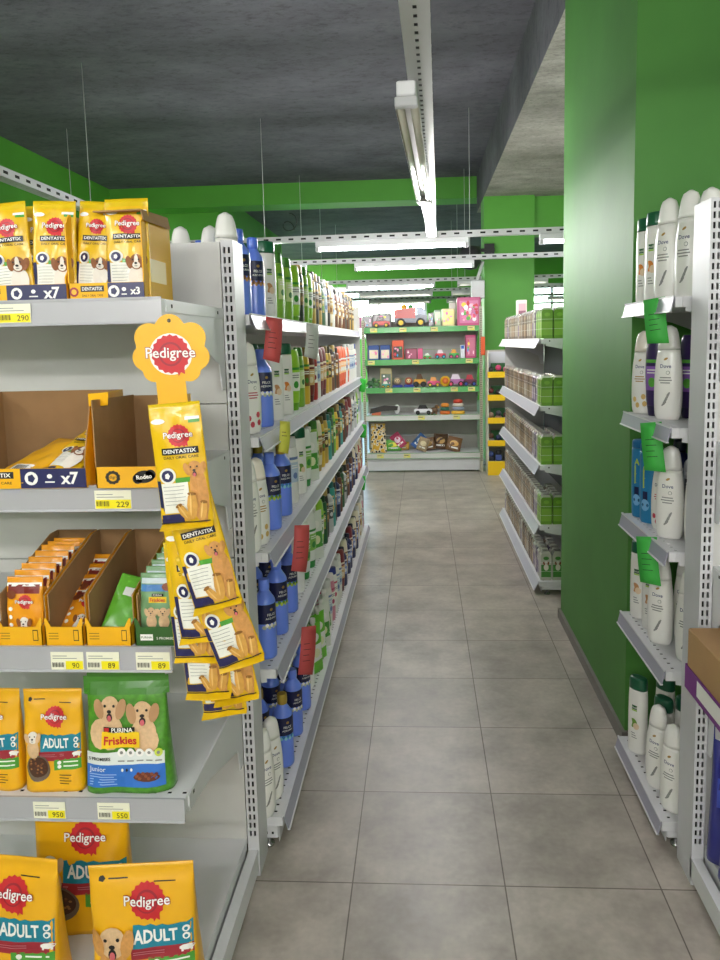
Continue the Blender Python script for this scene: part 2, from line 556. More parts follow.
def tube_lamp(label, p, L, ang, on=True, group=None, double=False, lamp=True, pw=1.0):
    t = thing('tube_lamp', label, 'lamp', p, ang, group)
    mb = MB()
    mb.cbox(0, L, -.03, .03, -.045, 0, WHITE, .004)
    mb.build('housing', t)
    m = TUBEM if on else mat('c9c5b4', .25, coat=.5)
    ys = (-.022, .022) if double else (0,)
    for y in ys:
        MB().tube([(.03, y, -.06), (L - .03, y, -.06)], .013, m, 12).build('tube', t)
    for x in (0, L - .03):
        MB().cbox(x, x + .03, -.036, .036, -.078, -.0455, mat('b9b9bb', .4), .004).build('end_cap', t)
    if not on:
        q = MB()
        q.add([(.03, -.036, -.04), (L - .03, -.036, -.04), (L - .03, -.036, -.07), (.03, -.036, -.07), (.03, -.037, -.04), (L - .03, -.037, -.04), (L - .03, -.037, -.07), (.03, -.037, -.07)], [(0, 1, 2, 3), (7, 6, 5, 4), (0, 4, 5, 1), (3, 2, 6, 7)], mat('c7c5bd', .3, metal=.6))
        q.add([(.03, .036, -.04), (L - .03, .036, -.04), (L - .03, .036, -.07), (.03, .036, -.07), (.03, .037, -.04), (L - .03, .037, -.04), (L - .03, .037, -.07), (.03, .037, -.07)], [(0, 1, 2, 3), (7, 6, 5, 4), (0, 4, 5, 1), (3, 2, 6, 7)], mat('c7c5bd', .3, metal=.6))
        q.build('reflector', t)
    if on and lamp:
        for q in (.25, .75):
            ld = bpy.data.lights.new('tube_light', 'POINT')
            ld.shadow_soft_size = .05
            ld.energy = LAMP_W * L / 1.2 * pw
            ld.color = (1.0, .985, .96)
            lo = bpy.data.objects.new('tube_light', ld)
            COL.objects.link(lo); lo.parent = t; lo.location = (L * q, 0, -.13)
    return t
Z0 = 2.40
A1 = R(88.6)
light_rail('light_rail', 'long perforated steel light rail running above the aisle', (-.045, .2, Z0 + .0), 5.55, A1, [], (.9, 5.4), wd=.075)
tube_lamp('unlit twin tube lamp with silvery reflectors under the aisle rail', (-.035, 2.38, Z0 - .001), 1.62, R(87.9), on=False, double=True)
tube_lamp('short lit tube lamp glowing beyond the unlit twin lamp', (.03, 4.02, Z0 - .001), 1.25, R(87.5), on=True)
light_rail('light_rail', 'first perforated rail crossing the aisle at the end of the long rail', (-2.95, 6.01, Z0), 6.75, R(-2.0), [], (.3, 6.3))
tube_lamp('long lit tube across the aisle under the first cross rail', (-.82, 5.94, Z0 - .001), 1.2, R(-2.0))
tube_lamp('lit tube under the first cross rail, right of the rear column edge', (.92, 5.87, Z0 - .001), 1.2, R(-2.0))
tube_lamp('lit tube under the first cross rail above the left shelving', (-2.45, 6.0, Z0 - .001), 1.2, R(-2.0))
light_rail('light_rail', 'second perforated rail crossing the aisle, nearer the toy shelves', (-3.9, 7.70, Z0), 7.7, R(-2.0), [], (.3, 2.33, 4.40, 6.9))
tube_lamp('lit tube in the middle of the second cross rail', (-.66, 7.58, Z0 - .001), 1.2, R(-2.0))
tube_lamp('lit tube at the left of the second cross rail', (-2.35, 7.64, Z0 - .001), 1.2, R(-2.0))
tube_lamp('lit tube at the right of the second cross rail behind the pillar', (1.5, 7.51, Z0 - .001), 1.2, R(-2.0))
for k, (y, lab) in enumerate(((10.2, 'third'), (12.2, 'fourth'), (14.4, 'fifth'))):
    light_rail('light_rail', lab + ' perforated cross rail, seen above the toy shelves before the bright window', (-2.6, y, Z0), 6.4, R(-1.5), [], (1.0, 3.2, 5.4))
    for j, x in enumerate((-1.0, .5, 2.4)):
        tube_lamp(('lit' if (k == 0 and j != 1) else 'unlit') + ' tube lamp ' + ('left', 'middle', 'right')[j] + ' on the ' + lab + ' cross rail beyond the toys', (x, y - .05, Z0 - .001), 1.2, R(-1.5), lamp=(j != 1), pw=.6, on=(k == 0 and j != 1))
light_rail('light_rail', 'perforated rail above the dog food shelves at the upper left', (-1.95, .3, Z0 - .0), 5.3, R(90), [], (1.2,))
tube_lamp('lit tube lamp at the near end of the upper left rail', (-1.95, .4, Z0 - .001), 1.2, R(90))
light_rail('light_rail', 'added second perforated light rail behind the viewer, by the front wall', (-3.0, -2.3, Z0), 6.0, 0, [], (1.0, 5.0))  # unseen rail and tubes, added to brighten surfaces facing the viewer
for x, wd in ((-2.2, 'left'), (-.6, 'middle'), (1.0, 'right')):
    tube_lamp('added fill tube lamp at the ' + wd + ' of the second rail behind the viewer', (x, -2.3, Z0 - .001), 1.2, 0, pw=1.5)
light_rail('light_rail', 'perforated light rail behind the viewer across the shop', (-3.0, -.9, Z0), 6.0, 0, [], (1.0, 5.0))
for x, wd in ((-2.2, 'left'), (-.6, 'middle'), (1.0, 'right')):
    tube_lamp('added fill tube lamp at the ' + wd + ' of the rail behind the viewer', (x, -.9, Z0 - .001), 1.2, 0, pw=1.5)

# small fittings up high
sd = MB(); sd.lathe([(.06, .06, 3.849), (.075, .075, 3.83), (.07, .07, 3.80), (.03, .03, 3.79)], WHITE, 20, c=(-.35, 12.2))
tag(sd.build('smoke_detector'), 'small round white detector on the ceiling behind the first green beam', 'smoke detector')
sc_ = thing('security_camera', 'black dome camera fixed on the edge of the rear green column', 'security camera', (.62, 9.35, 2.62))
MB().lathe([(.03, .03, .14), (.12, .12, .12), (.14, .14, .04), (.13, .13, -.07), (.08, .08, -.14), (.01, .01, -.155)], mat('2c2c2e', .4), 20).build('dome', sc_)
MB().box(.09, .30, -.02, .02, .06, .1, BLACK).box(.18, .30, .02, .12, -.0, .16, BLACK).build('bracket', sc_)
ac = thing('wall_bracket', 'white metal bracket on the rear column below the dome camera', 'bracket', (.8, 9.4, 2.12))
MB().cbox(-.16, -.002, -.04, .14, 0, .22, WHITE, .01).build('bracket_body', ac)
MB().tube([(-.1, .0, .2), (-.02, 0, .45)], .02, WHITE).build('bracket_arm', ac)
cb = MB(); pts = []
for i in range(25):
    a = i / 24 * 2.6 * PI
    pts.append((.05 * math.cos(a) + .03 * i / 24, 0, .05 * math.sin(a) + .08 * (i / 24)))
cb.tube(pts, .005, mat('3a3a3a', .5), 6)
tag(cb.build('cable_loop', loc=(-1.04, 5.95, 2.50)), 'loose loop of grey cable resting on the first cross rail', 'cable')

# ================================================================== SHELVING
def slotted_post(x0, x1, y0, y1, z0, z1, m=STEEL, front=True, zs0=.12, zs1=None):
    # hollow square post, two columns of real slots cut in its front (-y) face
    mb = MB()
    mb.box(x0, x0 + .002, y0, y1, z0, z1, m); mb.box(x1 - .002, x1, y0, y1, z0, z1, m)
    mb.box(x0 + .002, x1 - .002, y1 - .002, y1, z0, z1, m); mb.box(x0, x1, y0, y1, z1, z1 + .003, m)
    w = x1 - x0
    c = [x0 + .002, x0 + w * .2, x0 + w * .38, x0 + w * .58, x0 + w * .76, x1 - .002]
    yb = y0 + .002
    zs1 = zs1 or z1
    for i in (0, 2, 4): mb.box(c[i], c[i + 1], y0, yb, z0, z1, m)
    for i in (1, 3):
        mb.box(c[i], c[i + 1], y0, yb, z0, zs0, m)
        z = zs0
        while z < zs1 - .03:
            mb.box(c[i], c[i + 1], y0, yb, z, z + .0095, m)
            z += .0265
        mb.box(c[i], c[i + 1], y0, yb, z, z1, m)
    mb.box(c[1], c[4], y0 + .012, y0 + .013, z0, z1, DARK)  # dark sheet inside the post paints the shade behind the slots
    return mb
HOLE_SHADE = mat('070707', .95)
def shelf_mesh(L, D, th, m, holes=True, hp=.035):
    # folded steel shelf, front at y=0, top at z=0, row of punched holes behind the front edge
    mb = MB()
    hs = .010
    if holes:
        y0, y1 = .022, .022 + hs
        mb.box(0, L, 0, y0, -.002, 0, m); mb.box(0, L, y1, D, -.002, 0, m)
        n = int(L / hp)
        x = 0
        for i in range(n):
            mb.box(x, x + hp - hs, y0, y1, -.002, 0, m); x += hp
        mb.box(x, L, y0, y1, -.002, 0, m)
        mb.box(.003, L - .003, .012, .045, -.0065, -.006, HOLE_SHADE)  # black sheet under the holes, paints the shade inside them
    else:
        mb.box(0, L, 0, D, -.002, 0, m)
    mb.box(0, L, 0, .002, -th, -.002, m); mb.box(0, L, D - .002, D, -th, -.002, m)
    mb.box(0, .002, .002, D - .002, -th, -.002, m); mb.box(L - .002, L, .002, D - .002, -th, -.002, m)
    mb.box(.002, L - .002, .002, D - .002, -th, -th + .002, m)
    return mb
def rail_mesh(L, h, m, edge=None, tilt=.012):
    mb = MB()
    y = -.003
    mb.prism([(-.001, .001), (-.004, .001), (-.004 - tilt, -h), (-.001 - tilt, -h)], 'x', 0, L, m)
    e = edge or WHITE
    mb.prism([(-.0005, .004), (-.006, .004), (-.006, -.001), (-.0005, -.001)], 'x', 0, L, e)
    mb.prism([(-tilt + .001, -h + .002), (-.006 - tilt, -h + .002), (-.0075 - tilt, -h - .002), (-tilt + .001, -h - .002)], 'x', 0, L, e)
    return mb
def bracket_mesh(D, side, m, z=-.03, hb=.19):
    # plate that tapers from the deep end at the post to the front
    x0, x1 = (0, .003) if side < 0 else (-.003, 0)
    mb = MB().prism([(.03, z), (.03, z - .012), (D * .38, z - .035), (D - .05, z - hb * .62), (D - .03, z - hb), (D, z - hb), (D, z)], 'x', x0, x1, m)
    return mb
def shelving(name, label, loc, rotz, mods, levels, depth, H, posts=True, backz=(.1, None), railh=.05, rail=RAIL, raile=None, th=.03, brackets=(True, True), baseh=.12, base_front=0., kick=True, holes=True, front=None, panel=PANEL, railmats=None, tilt=.012, endp=False):
    """mods: list of module widths along local x; levels: z of shelf tops; front: y of each front edge"""
    t = thing(name, label, 'shelving', loc, rotz)
    X = [0]
    for q in mods: X.append(X[-1] + q)
    W = X[-1]
    front = front or [0] * len(levels)
    for li, z in enumerate(levels):
        f = front[li]
        base = li == len(levels) - 1 and kick
        for a, b in zip(X, X[1:]):
            L = b - a - .004
            s = shelf_mesh(L, depth - f, th, WHITE, holes).build('base_shelf' if base else 'shelf', t, (a + .002, f, z))
            r = rail_mesh(L, railh, (railmats or {}).get(li, rail), raile, tilt).build('price_rail', s)
            if not base and a == 0 and brackets[0]:
                bracket_mesh(depth - f, -1, WHITE, -th, min(.19, .19)).build('bracket', s, (0, 0, 0))
                eb = MB()
                eb.box(-.003, 0, .02, depth - f, -.028, -.002, WHITE)
                for yy in (.05, .075, depth - f - .06): eb.box(-.0036, -.003, yy, yy + .008, -.018, -.010, DARK)
                eb.build('end_plate', s)
            if not base and b == W and brackets[1]:
                bracket_mesh(depth - f, 1, WHITE, -th, .19).build('bracket', s, (L, 0, 0))
                eb = MB()
                eb.box(L, L + .003, .02, depth - f, -.028, -.002, WHITE)
                for yy in (.05, depth - f - .06): eb.box(L + .003, L + .0036, yy, yy + .008, -.018, -.010, DARK)
                eb.build('end_plate', s)
        if base:
            kb = MB()
            kb.box(.004, W - .004, f + .012, f + .014, .02, z - th, STEEL)
            for a in X:
                a2 = min(max(a, .004), W - .034)
                kb.cbox(a2, a2 + .03, f + .016, depth - .004, .03, z - th, WHITE, .003)
                for yy in (f + .03, f + .05): kb.box(a2 - .0006, a2, yy, yy + .007, .045, .053, DARK)
            kb.build('base_frame', t)
            for a in X:
                a2 = min(max(a, .02), W - .02)
                MB().lathe([(.018, .018, 0), (.018, .018, .006), (.008, .008, .009), (.007, .007, .03)], CHROME, 14, c=(a2, f + .05)).build('levelling_foot', t)
    z0 = backz[0]; z1 = backz[1] or H
    n = max(1, round((z1 - z0) / .4))
    for a, b in zip(X, X[1:]):
        for i in range(n):
            MB().box(a + .001, b - .001, depth + .001, depth + .012, z0 + (z1 - z0) * i / n + .0015, z0 + (z1 - z0) * (i + 1) / n - .0015, panel).build('back_panel', t)
    if endp:
        MB().box(W + .004, W + .02, front[-1] + .03, depth + .01, .1, H, panel).build('end_panel', t)
    if posts:
        for a in X:
            slotted_post(a - .017, a + .017, depth + .012, depth + .06, 0, H).build('upright', t)
    return t

# ------------------------------------------------------------------ the shelving units
ORD = ['', 'first', 'second', 'third', 'fourth', 'fifth', 'sixth', 'seventh', 'eighth', 'ninth', 'tenth', 'eleventh', 'twelfth', 'thirteenth', 'fourteenth', 'fifteenth', 'sixteenth', 'seventeenth', 'eighteenth', 'nineteenth', 'twentieth']
def ordw(n):
    if n <= 20: return ORD[n]
    tens = {2: 'twenty', 3: 'thirty', 4: 'forty', 5: 'fifty', 6: 'sixty'}[n // 10]
    return ('twentieth', 'thirtieth', 'fortieth', 'fiftieth', 'sixtieth')[n // 10 - 2] if n % 10 == 0 else tens + '-' + ORD[n % 10]

GREYLIP = mat('a9a9ac', .35, coat=.2)
EZ = [1.703, 1.307, .952, .583, .12]
EF = 1.485
ecL = shelving('end_shelving', 'grey-white end shelving holding the dog food at the left', (-1.5, EF, 0), 0, [.953], EZ, 2.04 - EF, 1.885,
               posts=False, rail=GREYLIP, raile=GREYLIP, th=.035, railh=.05, tilt=.002, backz=(.1, 1.885), kick=True, brackets=(False, True), front=[.075, .03, .02, .045, -.05])
slotted_post(.955, .989, 2.04 - EF, 2.15 - EF, 0, 1.885).build('upright', ecL)
MB().prism([(-.30, .02), (.555, .02), (.555, .085), (-.05, .085), (-.30, .06)], 'x', .957, .985, WHITE).build('base_rail', ecL)

RZ = [1.690, 1.325, .970, .598, .105]
RFX = [-.503, -.490, -.476, -.466, -.464]
RX0 = -.464
runL = shelving('aisle_shelving', 'long white slotted shelving along the left of the aisle, full of toiletries', (RX0, 2.165, 0), PI / 2, [1.27] * 3, RZ, .46, 1.885,
                front=[RX0 - x for x in RFX], railh=.042, tilt=.016, backz=(.1, 1.86), rail=RAIL, endp=True)

QZ = [1.712, 1.330, .955, .580, .085]
runR = shelving('corner_shelving', 'short white slotted shelving with white bottles in front of the green pillar', (.733, 2.715, 0), -PI / 2, [.515], QZ, .42, 1.955,
                railh=.042, tilt=.010, backz=(.1, 1.9), rail=RAIL, posts=False, front=[0, 0, 0, 0, .0])
ecR = shelving('end_shelving', 'white end shelving with slotted post at the right edge', (.80, 1.49, 0), 0, [.95], [1.70, 1.31, .96, .632, .12], .56, 1.955,
               posts=False, rail=GREYLIP, raile=GREYLIP, th=.035, tilt=.002, backz=(.1, 1.955), brackets=(True, False), front=[.1, .1, .12, .12, -.05])
slotted_post(-.035, -.001, .55, .67, 0, 1.955).build('upright', ecR)
MB().prism([(-.35, .02), (.56, .02), (.56, .085), (-.1, .085), (-.35, .06)], 'x', -.035, -.007, WHITE).build('base_rail', ecR)

MZ = [1.60, 1.19, .825, .445, .085]
runM = shelving('aisle_shelving', 'white shelving beyond the green pillar packed with slim boxes', (.72, 6.62, 0), -PI / 2, [1.04, 1.04], MZ, .36, 1.66,
                railh=.055, tilt=.03, backz=(.05, 1.64), rail=mat('c4c3cf', .3, coat=.3), panel=mat('6f7272', .6, noise=.05))
MB().box(0, .003, .02, .36, .1, 1.56, PANEL).build('end_panel', runM)

GLIP = mat('3f9a46', .35, coat=.4)
WLIP = mat('c9c8c4', .4, coat=.2)
TZ = [1.775, 1.385, 1.045, .705, .235]
toyS = shelving('toy_shelving', 'wide shelving of toys at the end of the aisle, with green price rails', (-.69, 9.0, 0), 0, [1.39], TZ, .40, 1.86, holes=False,
                railh=.062, tilt=.006, rail=GLIP, raile=GLIP, railmats={3: WLIP, 4: WLIP}, backz=(.05, 1.86), th=.05, posts=False, panel=mat('a3a09b', .6, noise=.05))
for x in (-.03, 1.392):
    slotted_post(x, x + .035, -.0, .05, 0, 2.0 if x > 0 else 1.86, mat('b8b29c', .5)).build('upright', toyS)

# ------------------------------------------------------------------ bottles
PCAP = mat('f3f1ec', .28, coat=.4); PBODY = mat('f1efe9', .28, coat=.4, noise=.01)
GOLD = mat('b08a45', .4, metal=.3)
def mk_bottle(name, desc, cat, body_prof, cap_prof, bm, cm, art=None, e=2.0, matf=None, n=24):
    t = thing(name, desc, cat, (0, 0, -50))
    p = prof_interp(body_prof, 18)
    mb = MB().lathe(p, bm, n, e=e, matf=(lambda j: matf(p[j][2])) if matf else None)
    if art: art.on(mb, bottle_F(p), .0005)
    mb.build('bottle_body', t)
    MB().lathe(prof_interp(cap_prof, 8), cm, n, e=e).build('cap', t)
    t['_d'] = desc
    return t
def art_dove(accent, flower=None):
    A = Art()
    A.text('Dove', 0, .165, .034, mat('23306b', .4), 1, .01)
    A.ell(0, .187, .007, .0035, GOLD, 1, 10, rot=.5)
    for k, w_ in enumerate((.034, .04, .03)): A.rect(-w_ / 2, .128 - k * .008, w_ / 2, .1315 - k * .008, accent, 1, 3, 1)
    A.ell(.008, .145, .006, .006, GREYINK, 1, 10); A.ell(.008, .145, .0045, .0045, PBODY, 2, 10)
    if flower:
        for dx, dz in ((-.018, .05), (.016, .06), (-.006, .03), (.02, .035)):
            A.ell(dx, dz, .008, .010, flower, 1, 8)
    else:
        for q in range(4): A.ell(-.002 + q * .004, .05 + q * .009, .0035, .011, GREYINK, 1, 6, rot=-.8 + q * .1)
    return A
dB = [(.034, .021, 0), (.040, .025, .012), (.043, .027, .06), (.043, .027, .12), (.040, .025, .17), (.034, .022, .215)]
dC = [(.0345, .0223, .216), (.0315, .021, .24), (.0275, .019, .262), (.0205, .015, .280), (.005, .004, .289)]
K = {}
K['dove'] = mk_bottle('body_wash_bottle', 'white rounded body wash bottle', 'bottle', dB, dC, PBODY, PCAP, art_dove(GREYINK))
K['dovep'] = mk_bottle('body_wash_bottle', 'white red-petalled body wash bottle', 'bottle', dB, dC, PBODY, PCAP, art_dove(mat('b9475a', .4), mat('cf4a5c', .4)))
K['doveg'] = mk_bottle('body_wash_bottle', 'white gold-printed body wash bottle', 'bottle', dB, dC, PBODY, mat('efe7d8', .3, coat=.4), art_dove(GOLD, mat('d8b56a', .4)))
FB = mat('6d8df0', .3, coat=.35); FBD = mat('4f72dc', .32, coat=.3); LNAVY = mat('171b45', .4)
def felce(pic, picm2, capm):
    A = Art()
    A.text('FELCE', 0, .155, .030, PWHITE, 2, .01); A.text('AZZURRA', 0, .142, .040, PWHITE, 2, .01)
    A.ell(0, .172, .006, .005, GOLD, 2, 8)
    for i in range(7): A.ell(-.024 + i * .008, .112 + .006 * ((i * 3) % 2), .006, .007, (pic, picm2)[i % 2], 2, 8)
    def mf(z): return LNAVY if .122 < z < .184 else (pic if .102 < z <= .122 else FB)
    b = [(.034, .034, 0), (.037, .037, .006), (.037, .037, .08), (.037, .037, .14), (.037, .037, .185), (.034, .034, .202), (.022, .022, .222), (.017, .017, .232)]
    c = [(.017, .017, .232), (.0185, .0185, .236), (.0185, .0185, .256), (.0175, .0175, .268), (.016, .016, .270)]
    return mk_bottle('bath_foam_bottle', 'blue bath foam bottle', 'bottle', b, c, FB, capm, A, matf=mf)
K['felce'] = felce(mat('b9c0a8', .5), PWHITE, FB)
K['felceg'] = felce(mat('b6c948', .5), mat('5e8c2f', .5), FB)
K['felceo'] = felce(mat('b98a55', .5), mat('7c4f2c', .5), FBD)
K['felcec'] = felce(mat('8fd0dc', .5), mat('2f7fb8', .5), mat('b79a3d', .4, metal=.4))
def palm(fruit):
    A = Art()
    A.rect(-.026, .172, .026, .188, DGRN, 1, 6, 1); A.text('Palmolive', 0, .180, .042, PWHITE, 2, .01)
    A.rect(-.026, .166, .026, .171, mat('9ccc3c', .4), 1, 6, 1)
    A.ell(-.004, .118, .016, .018, fruit, 1, 14); A.ell(.008, .108, .012, .013, mat('e9cfb0', .4), 2, 12)
    for k in range(3): A.rect(-.02, .06 + k * .009, .012 - k * .004, .063 + k * .009, GREYINK, 1, 3, 1)
    b = [(.033, .021, 0), (.036, .023, .008), (.037, .024, .07), (.037, .024, .15), (.036, .0235, .22), (.0345, .0225, .246)]
    c = [(.0345, .0225, .247), (.035, .023, .26), (.034, .022, .282), (.031, .02, .29), (.02, .012, .292)]
    return mk_bottle('shower_milk_bottle', 'white green-capped oval bottle', 'bottle', b, c, PBODY, mat('145a3c', .35, coat=.4), A, e=2.3)
K['palm'] = palm(mat('c9915e', .5)); K['palmo'] = palm(mat('e58a2e', .5)); K['palmg'] = palm(mat('6f9a3a', .5))
def gen(key, body, cap, lab, shape, desc, stripe=None, txt=None):
    bm = mat(body, .3, coat=.4); cm = mat(cap, .35, coat=.3); lm = mat(lab, .45)
    A = Art()
    if shape == 'tottle':      # wide shoulders, flat cap at the base
        b = [(.030, .019, .03), (.033, .021, .05), (.037, .023, .12), (.037, .022, .18), (.033, .017, .225), (.028, .010, .238)]
        c = [(.024, .017, 0), (.026, .018, .004), (.028, .0185, .02), (.030, .019, .030)]
        h = .24; hw_ = .026
    elif shape == 'tall':
        b = [(.028, .018, 0), (.031, .021, .008), (.032, .022, .07), (.032, .022, .14), (.030, .021, .19), (.024, .018, .212)]
        c = [(.0245, .0185, .213), (.024, .018, .222), (.023, .017, .245), (.020, .015, .25)]
        h = .25; hw_ = .022
    elif shape == 'round':
        b = [(.028, .028, 0), (.031, .031, .006), (.031, .031, .08), (.031, .031, .15), (.029, .029, .175), (.015, .015, .192)]
        c = [(.015, .015, .193), (.0165, .0165, .197), (.016, .016, .22), (.013, .013, .224)]
        h = .22; hw_ = .02
    else:                      # squared
        b = [(.030, .020, 0), (.032, .022, .006), (.032, .022, .08), (.032, .022, .15), (.031, .021, .19), (.028, .018, .2)]
        c = [(.022, .016, .201), (.023, .017, .205), (.023, .017, .228), (.02, .014, .232)]
        h = .23; hw_ = .024
    A.rect(-hw_, h * .32, hw_, h * .62, lm, 1, 6, 2)
    A.rect(-hw_, h * .66, hw_, h * .70, mat(stripe or lab, .4), 1, 6, 1)
    A.ell(0, h * .42, hw_ * .5, hw_ * .55, mat(stripe or body, .4), 2, 12)
    for k in range(2): A.rect(-hw_ * .7, h * (.53 + k * .035), hw_ * .7, h * (.545 + k * .035), PWHITE if lab != 'f0efe8' else GREYINK, 2, 4, 1)
    K[key] = mk_bottle('shampoo_bottle', desc, 'bottle', b, c, bm, cm, A, e=2.0 if shape != 'square' else 3.2)
gen('green', '86b83c', '3f7d2a', 'd8e6a8', 'tall', 'light green shampoo bottle', '2f7a35')
gen('lime', '9ed23a', '6fae2a', 'f0efe8', 'tottle', 'lime green shampoo bottle', '3c9a34')
gen('dgreen', '1f5a35', '123d24', 'c9b25a', 'square', 'dark green shampoo bottle', '7fae3e')
gen('gold', 'c7a14e', '3a2c1c', '4a3620', 'tall', 'golden shampoo bottle', 'e5cf8a')
gen('brown', '6b3e2a', '2a1c18', 'cfa45a', 'square', 'brown shampoo bottle', 'f0efe8')
gen('dark', '2b2728', 'c0a060', '7b5b35', 'tall', 'black shampoo bottle', 'b78a4a')
gen('maroon', '7a1f2a', '5a1620', 'd9b27a', 'tottle', 'dark red shampoo bottle', 'e8d8c0')
gen('red', 'b82a2c', 'e8e4da', 'f0efe8', 'tall', 'red shampoo bottle', 'c23')if False else gen('red', 'b82a2c', 'e8e4da', 'f0efe8', 'tall', 'red shampoo bottle', '9c2026')
gen('orange', 'e8643a', 'd84f28', 'f6c28a', 'tottle', 'orange shampoo bottle', 'f0efe8')
gen('yellow', 'dfb63a', '7a5a20', '8a5a2a', 'tall', 'yellow shampoo bottle', '4b8b34')
gen('white', 'eceae4', 'dcdcd8', 'b9c9d8', 'tall', 'plain white shampoo bottle', '6a7fb0')
gen('whiteg', 'eeeeea', '2f8a3f', '8dc15a', 'tottle', 'white conditioner bottle with green cap', '3a8f3c')
gen('whitet', 'f0f0ec', '2a3a8a', 'f0efe8', 'tall', 'white shampoo bottle with blue cap', 'd05070')
gen('silver', 'bfc0c2', '2a2a2c', '55585c', 'round', 'silver shampoo bottle', 'd8d8d8')
gen('purple', '4a2a6e', '2a1a4a', 'c8a8dc', 'square', 'purple shampoo bottle', '7fb04a')
gen('plum', '352058', '241640', '8a5ab0', 'tottle', 'deep purple shower gel bottle', '57a83a')
gen('navy', '232a5c', '14183a', '8a9acc', 'round', 'navy blue shampoo bottle', 'e0e0e8')
gen('pink', 'd98aa0', 'f0e8ea', 'f0efe8', 'tall', 'pink shampoo bottle', 'b84a70')
gen('teal', '3a9a94', '1f6a68', 'e6e0b0', 'square', 'teal shampoo bottle', 'e0c050')
gen('cream', 'e6dcc2', 'b89a5a', 'c9a86a', 'tottle', 'cream coloured shampoo bottle', '8a5a2a')
A = Art(); LIME = mat('c9d84a', .4)
A.text('AXE', 0, .165, .045, LIME, 1, .03, h=.05, rot=PI / 2) if False else None
for k, ch in enumerate('ALL'):
    A.text(ch, 0, .19 - k * .03, .022, LIME, 1, .03)
A.rect(-.024, .05, .024, .105, LNAVY, 1, 6, 2)
A.ell(0, .06, .016, .02, mat('7fb8e0', .4), 2, 10)
K['sky'] = mk_bottle('shampoo_bottle', 'bright blue shampoo bottle', 'bottle',
    [(.027, .018, 0), (.030, .020, .008), (.032, .022, .1), (.033, .022, .18), (.033, .021, .235)], [(.033, .021, .236), (.033, .021, .25), (.031, .018, .262), (.02, .012, .265)], mat('2180b4', .3, coat=.4), mat('1d6ea6', .3, coat=.3), A, e=2.4)
# refill pouches
def refill(key, body, lab, desc):
    A = Art(); m = mat(body, .35, coat=.3)
    A.rect(-.04, .05, .04, .12, mat(lab, .4), 1, 8, 2); A.ell(0, .15, .025, .02, PWHITE, 1, 12); A.ell(0, .085, .02, .02, mat('e9e9c0', .4), 2, 10)
    t = thing('refill_pouch', desc, 'pouch', (0, 0, -50))
    bag(.105, .21, .045, m, A, seed=3, e=3).build('pouch_body', t)
    MB().lathe([(.009, .009, .205), (.009, .009, .215), (.012, .012, .216), (.012, .012, .235), (.01, .01, .237)], PWHITE, 12).build('spout_cap', t)
    t['_d'] = desc
    K[key] = t
refill('pgreen', '6fc234', 'f2f2ec', 'bright green refill pouch')
refill('pwhite', 'e6e8e0', '4fa03a', 'white refill pouch with green panel')

DESC = {k: v['label'] for k, v in K.items()}
for k, v in K.items():
    if '_d' in v.keys(): del v['_d']
SHORT = {1: 'top', 2: 'second', 3: 'third', 4: 'fourth', 5: 'bottom'}
def put(k, x, y, z, rz, label, group=None, s=1):
    return place(K[k], (x, y, z), rz, label, group, scale=(s, s, s))
near = {
 1: ['felceo', 'felceo', 'palm', 'green', 'green', 'lime', 'dark', 'green', 'lime', 'gold', 'dark', 'gold', 'dgreen', 'white', 'dark', 'cream', 'white', 'brown'],
 2: ['dovep', 'felce', 'palm', 'palmo', 'lime', 'green', 'yellow', 'maroon', 'red', 'white', 'maroon', 'maroon', 'yellow', 'gold', 'brown', 'dark', 'brown'],
 3: ['doveg', 'felceg', 'felcec', 'white', 'palmg', 'whiteg', 'pwhite', 'green', 'cream', 'yellow', 'gold', 'teal', 'dgreen', 'green', 'yellow', 'dark', 'teal', 'brown'],
 4: ['felce', 'felceg', 'felceg', 'whitet', 'whiteg', 'whiteg', 'pwhite', 'lime', 'dgreen', 'dark', 'silver', 'teal', 'dark', 'navy', 'brown', 'dgreen', 'silver', 'dark'],
 5: ['dove', 'felcec', 'felce', 'felce', 'whitet', 'pgreen', 'pgreen', 'pwhite', 'pwhite', 'white', 'pink', 'whitet', 'white', 'white', 'maroon', 'navy', 'cream', 'navy'],
}
farp = {
 1: ['white', 'cream', 'brown', 'white', 'dark', 'gold', 'silver', 'cream', 'pink'],
 2: ['orange', 'orange', 'orange', 'white', 'navy', 'white', 'whitet', 'lime', 'brown'],
 3: ['dark', 'maroon', 'maroon', 'silver', 'white', 'white', 'lime', 'brown', 'navy'],
 4: ['maroon', 'brown', 'navy', 'white', 'cream', 'red', 'silver', 'dark', 'white'],
 5: ['maroon', 'red', 'navy', 'cream', 'brown', 'white', 'pink', 'white', 'dgreen'],
}
YS = [2.27, 2.47, 2.68, 2.88, 3.06, 3.22, 3.36, 3.49]
while YS[-1] < 5.85: YS.append(YS[-1] + .118)
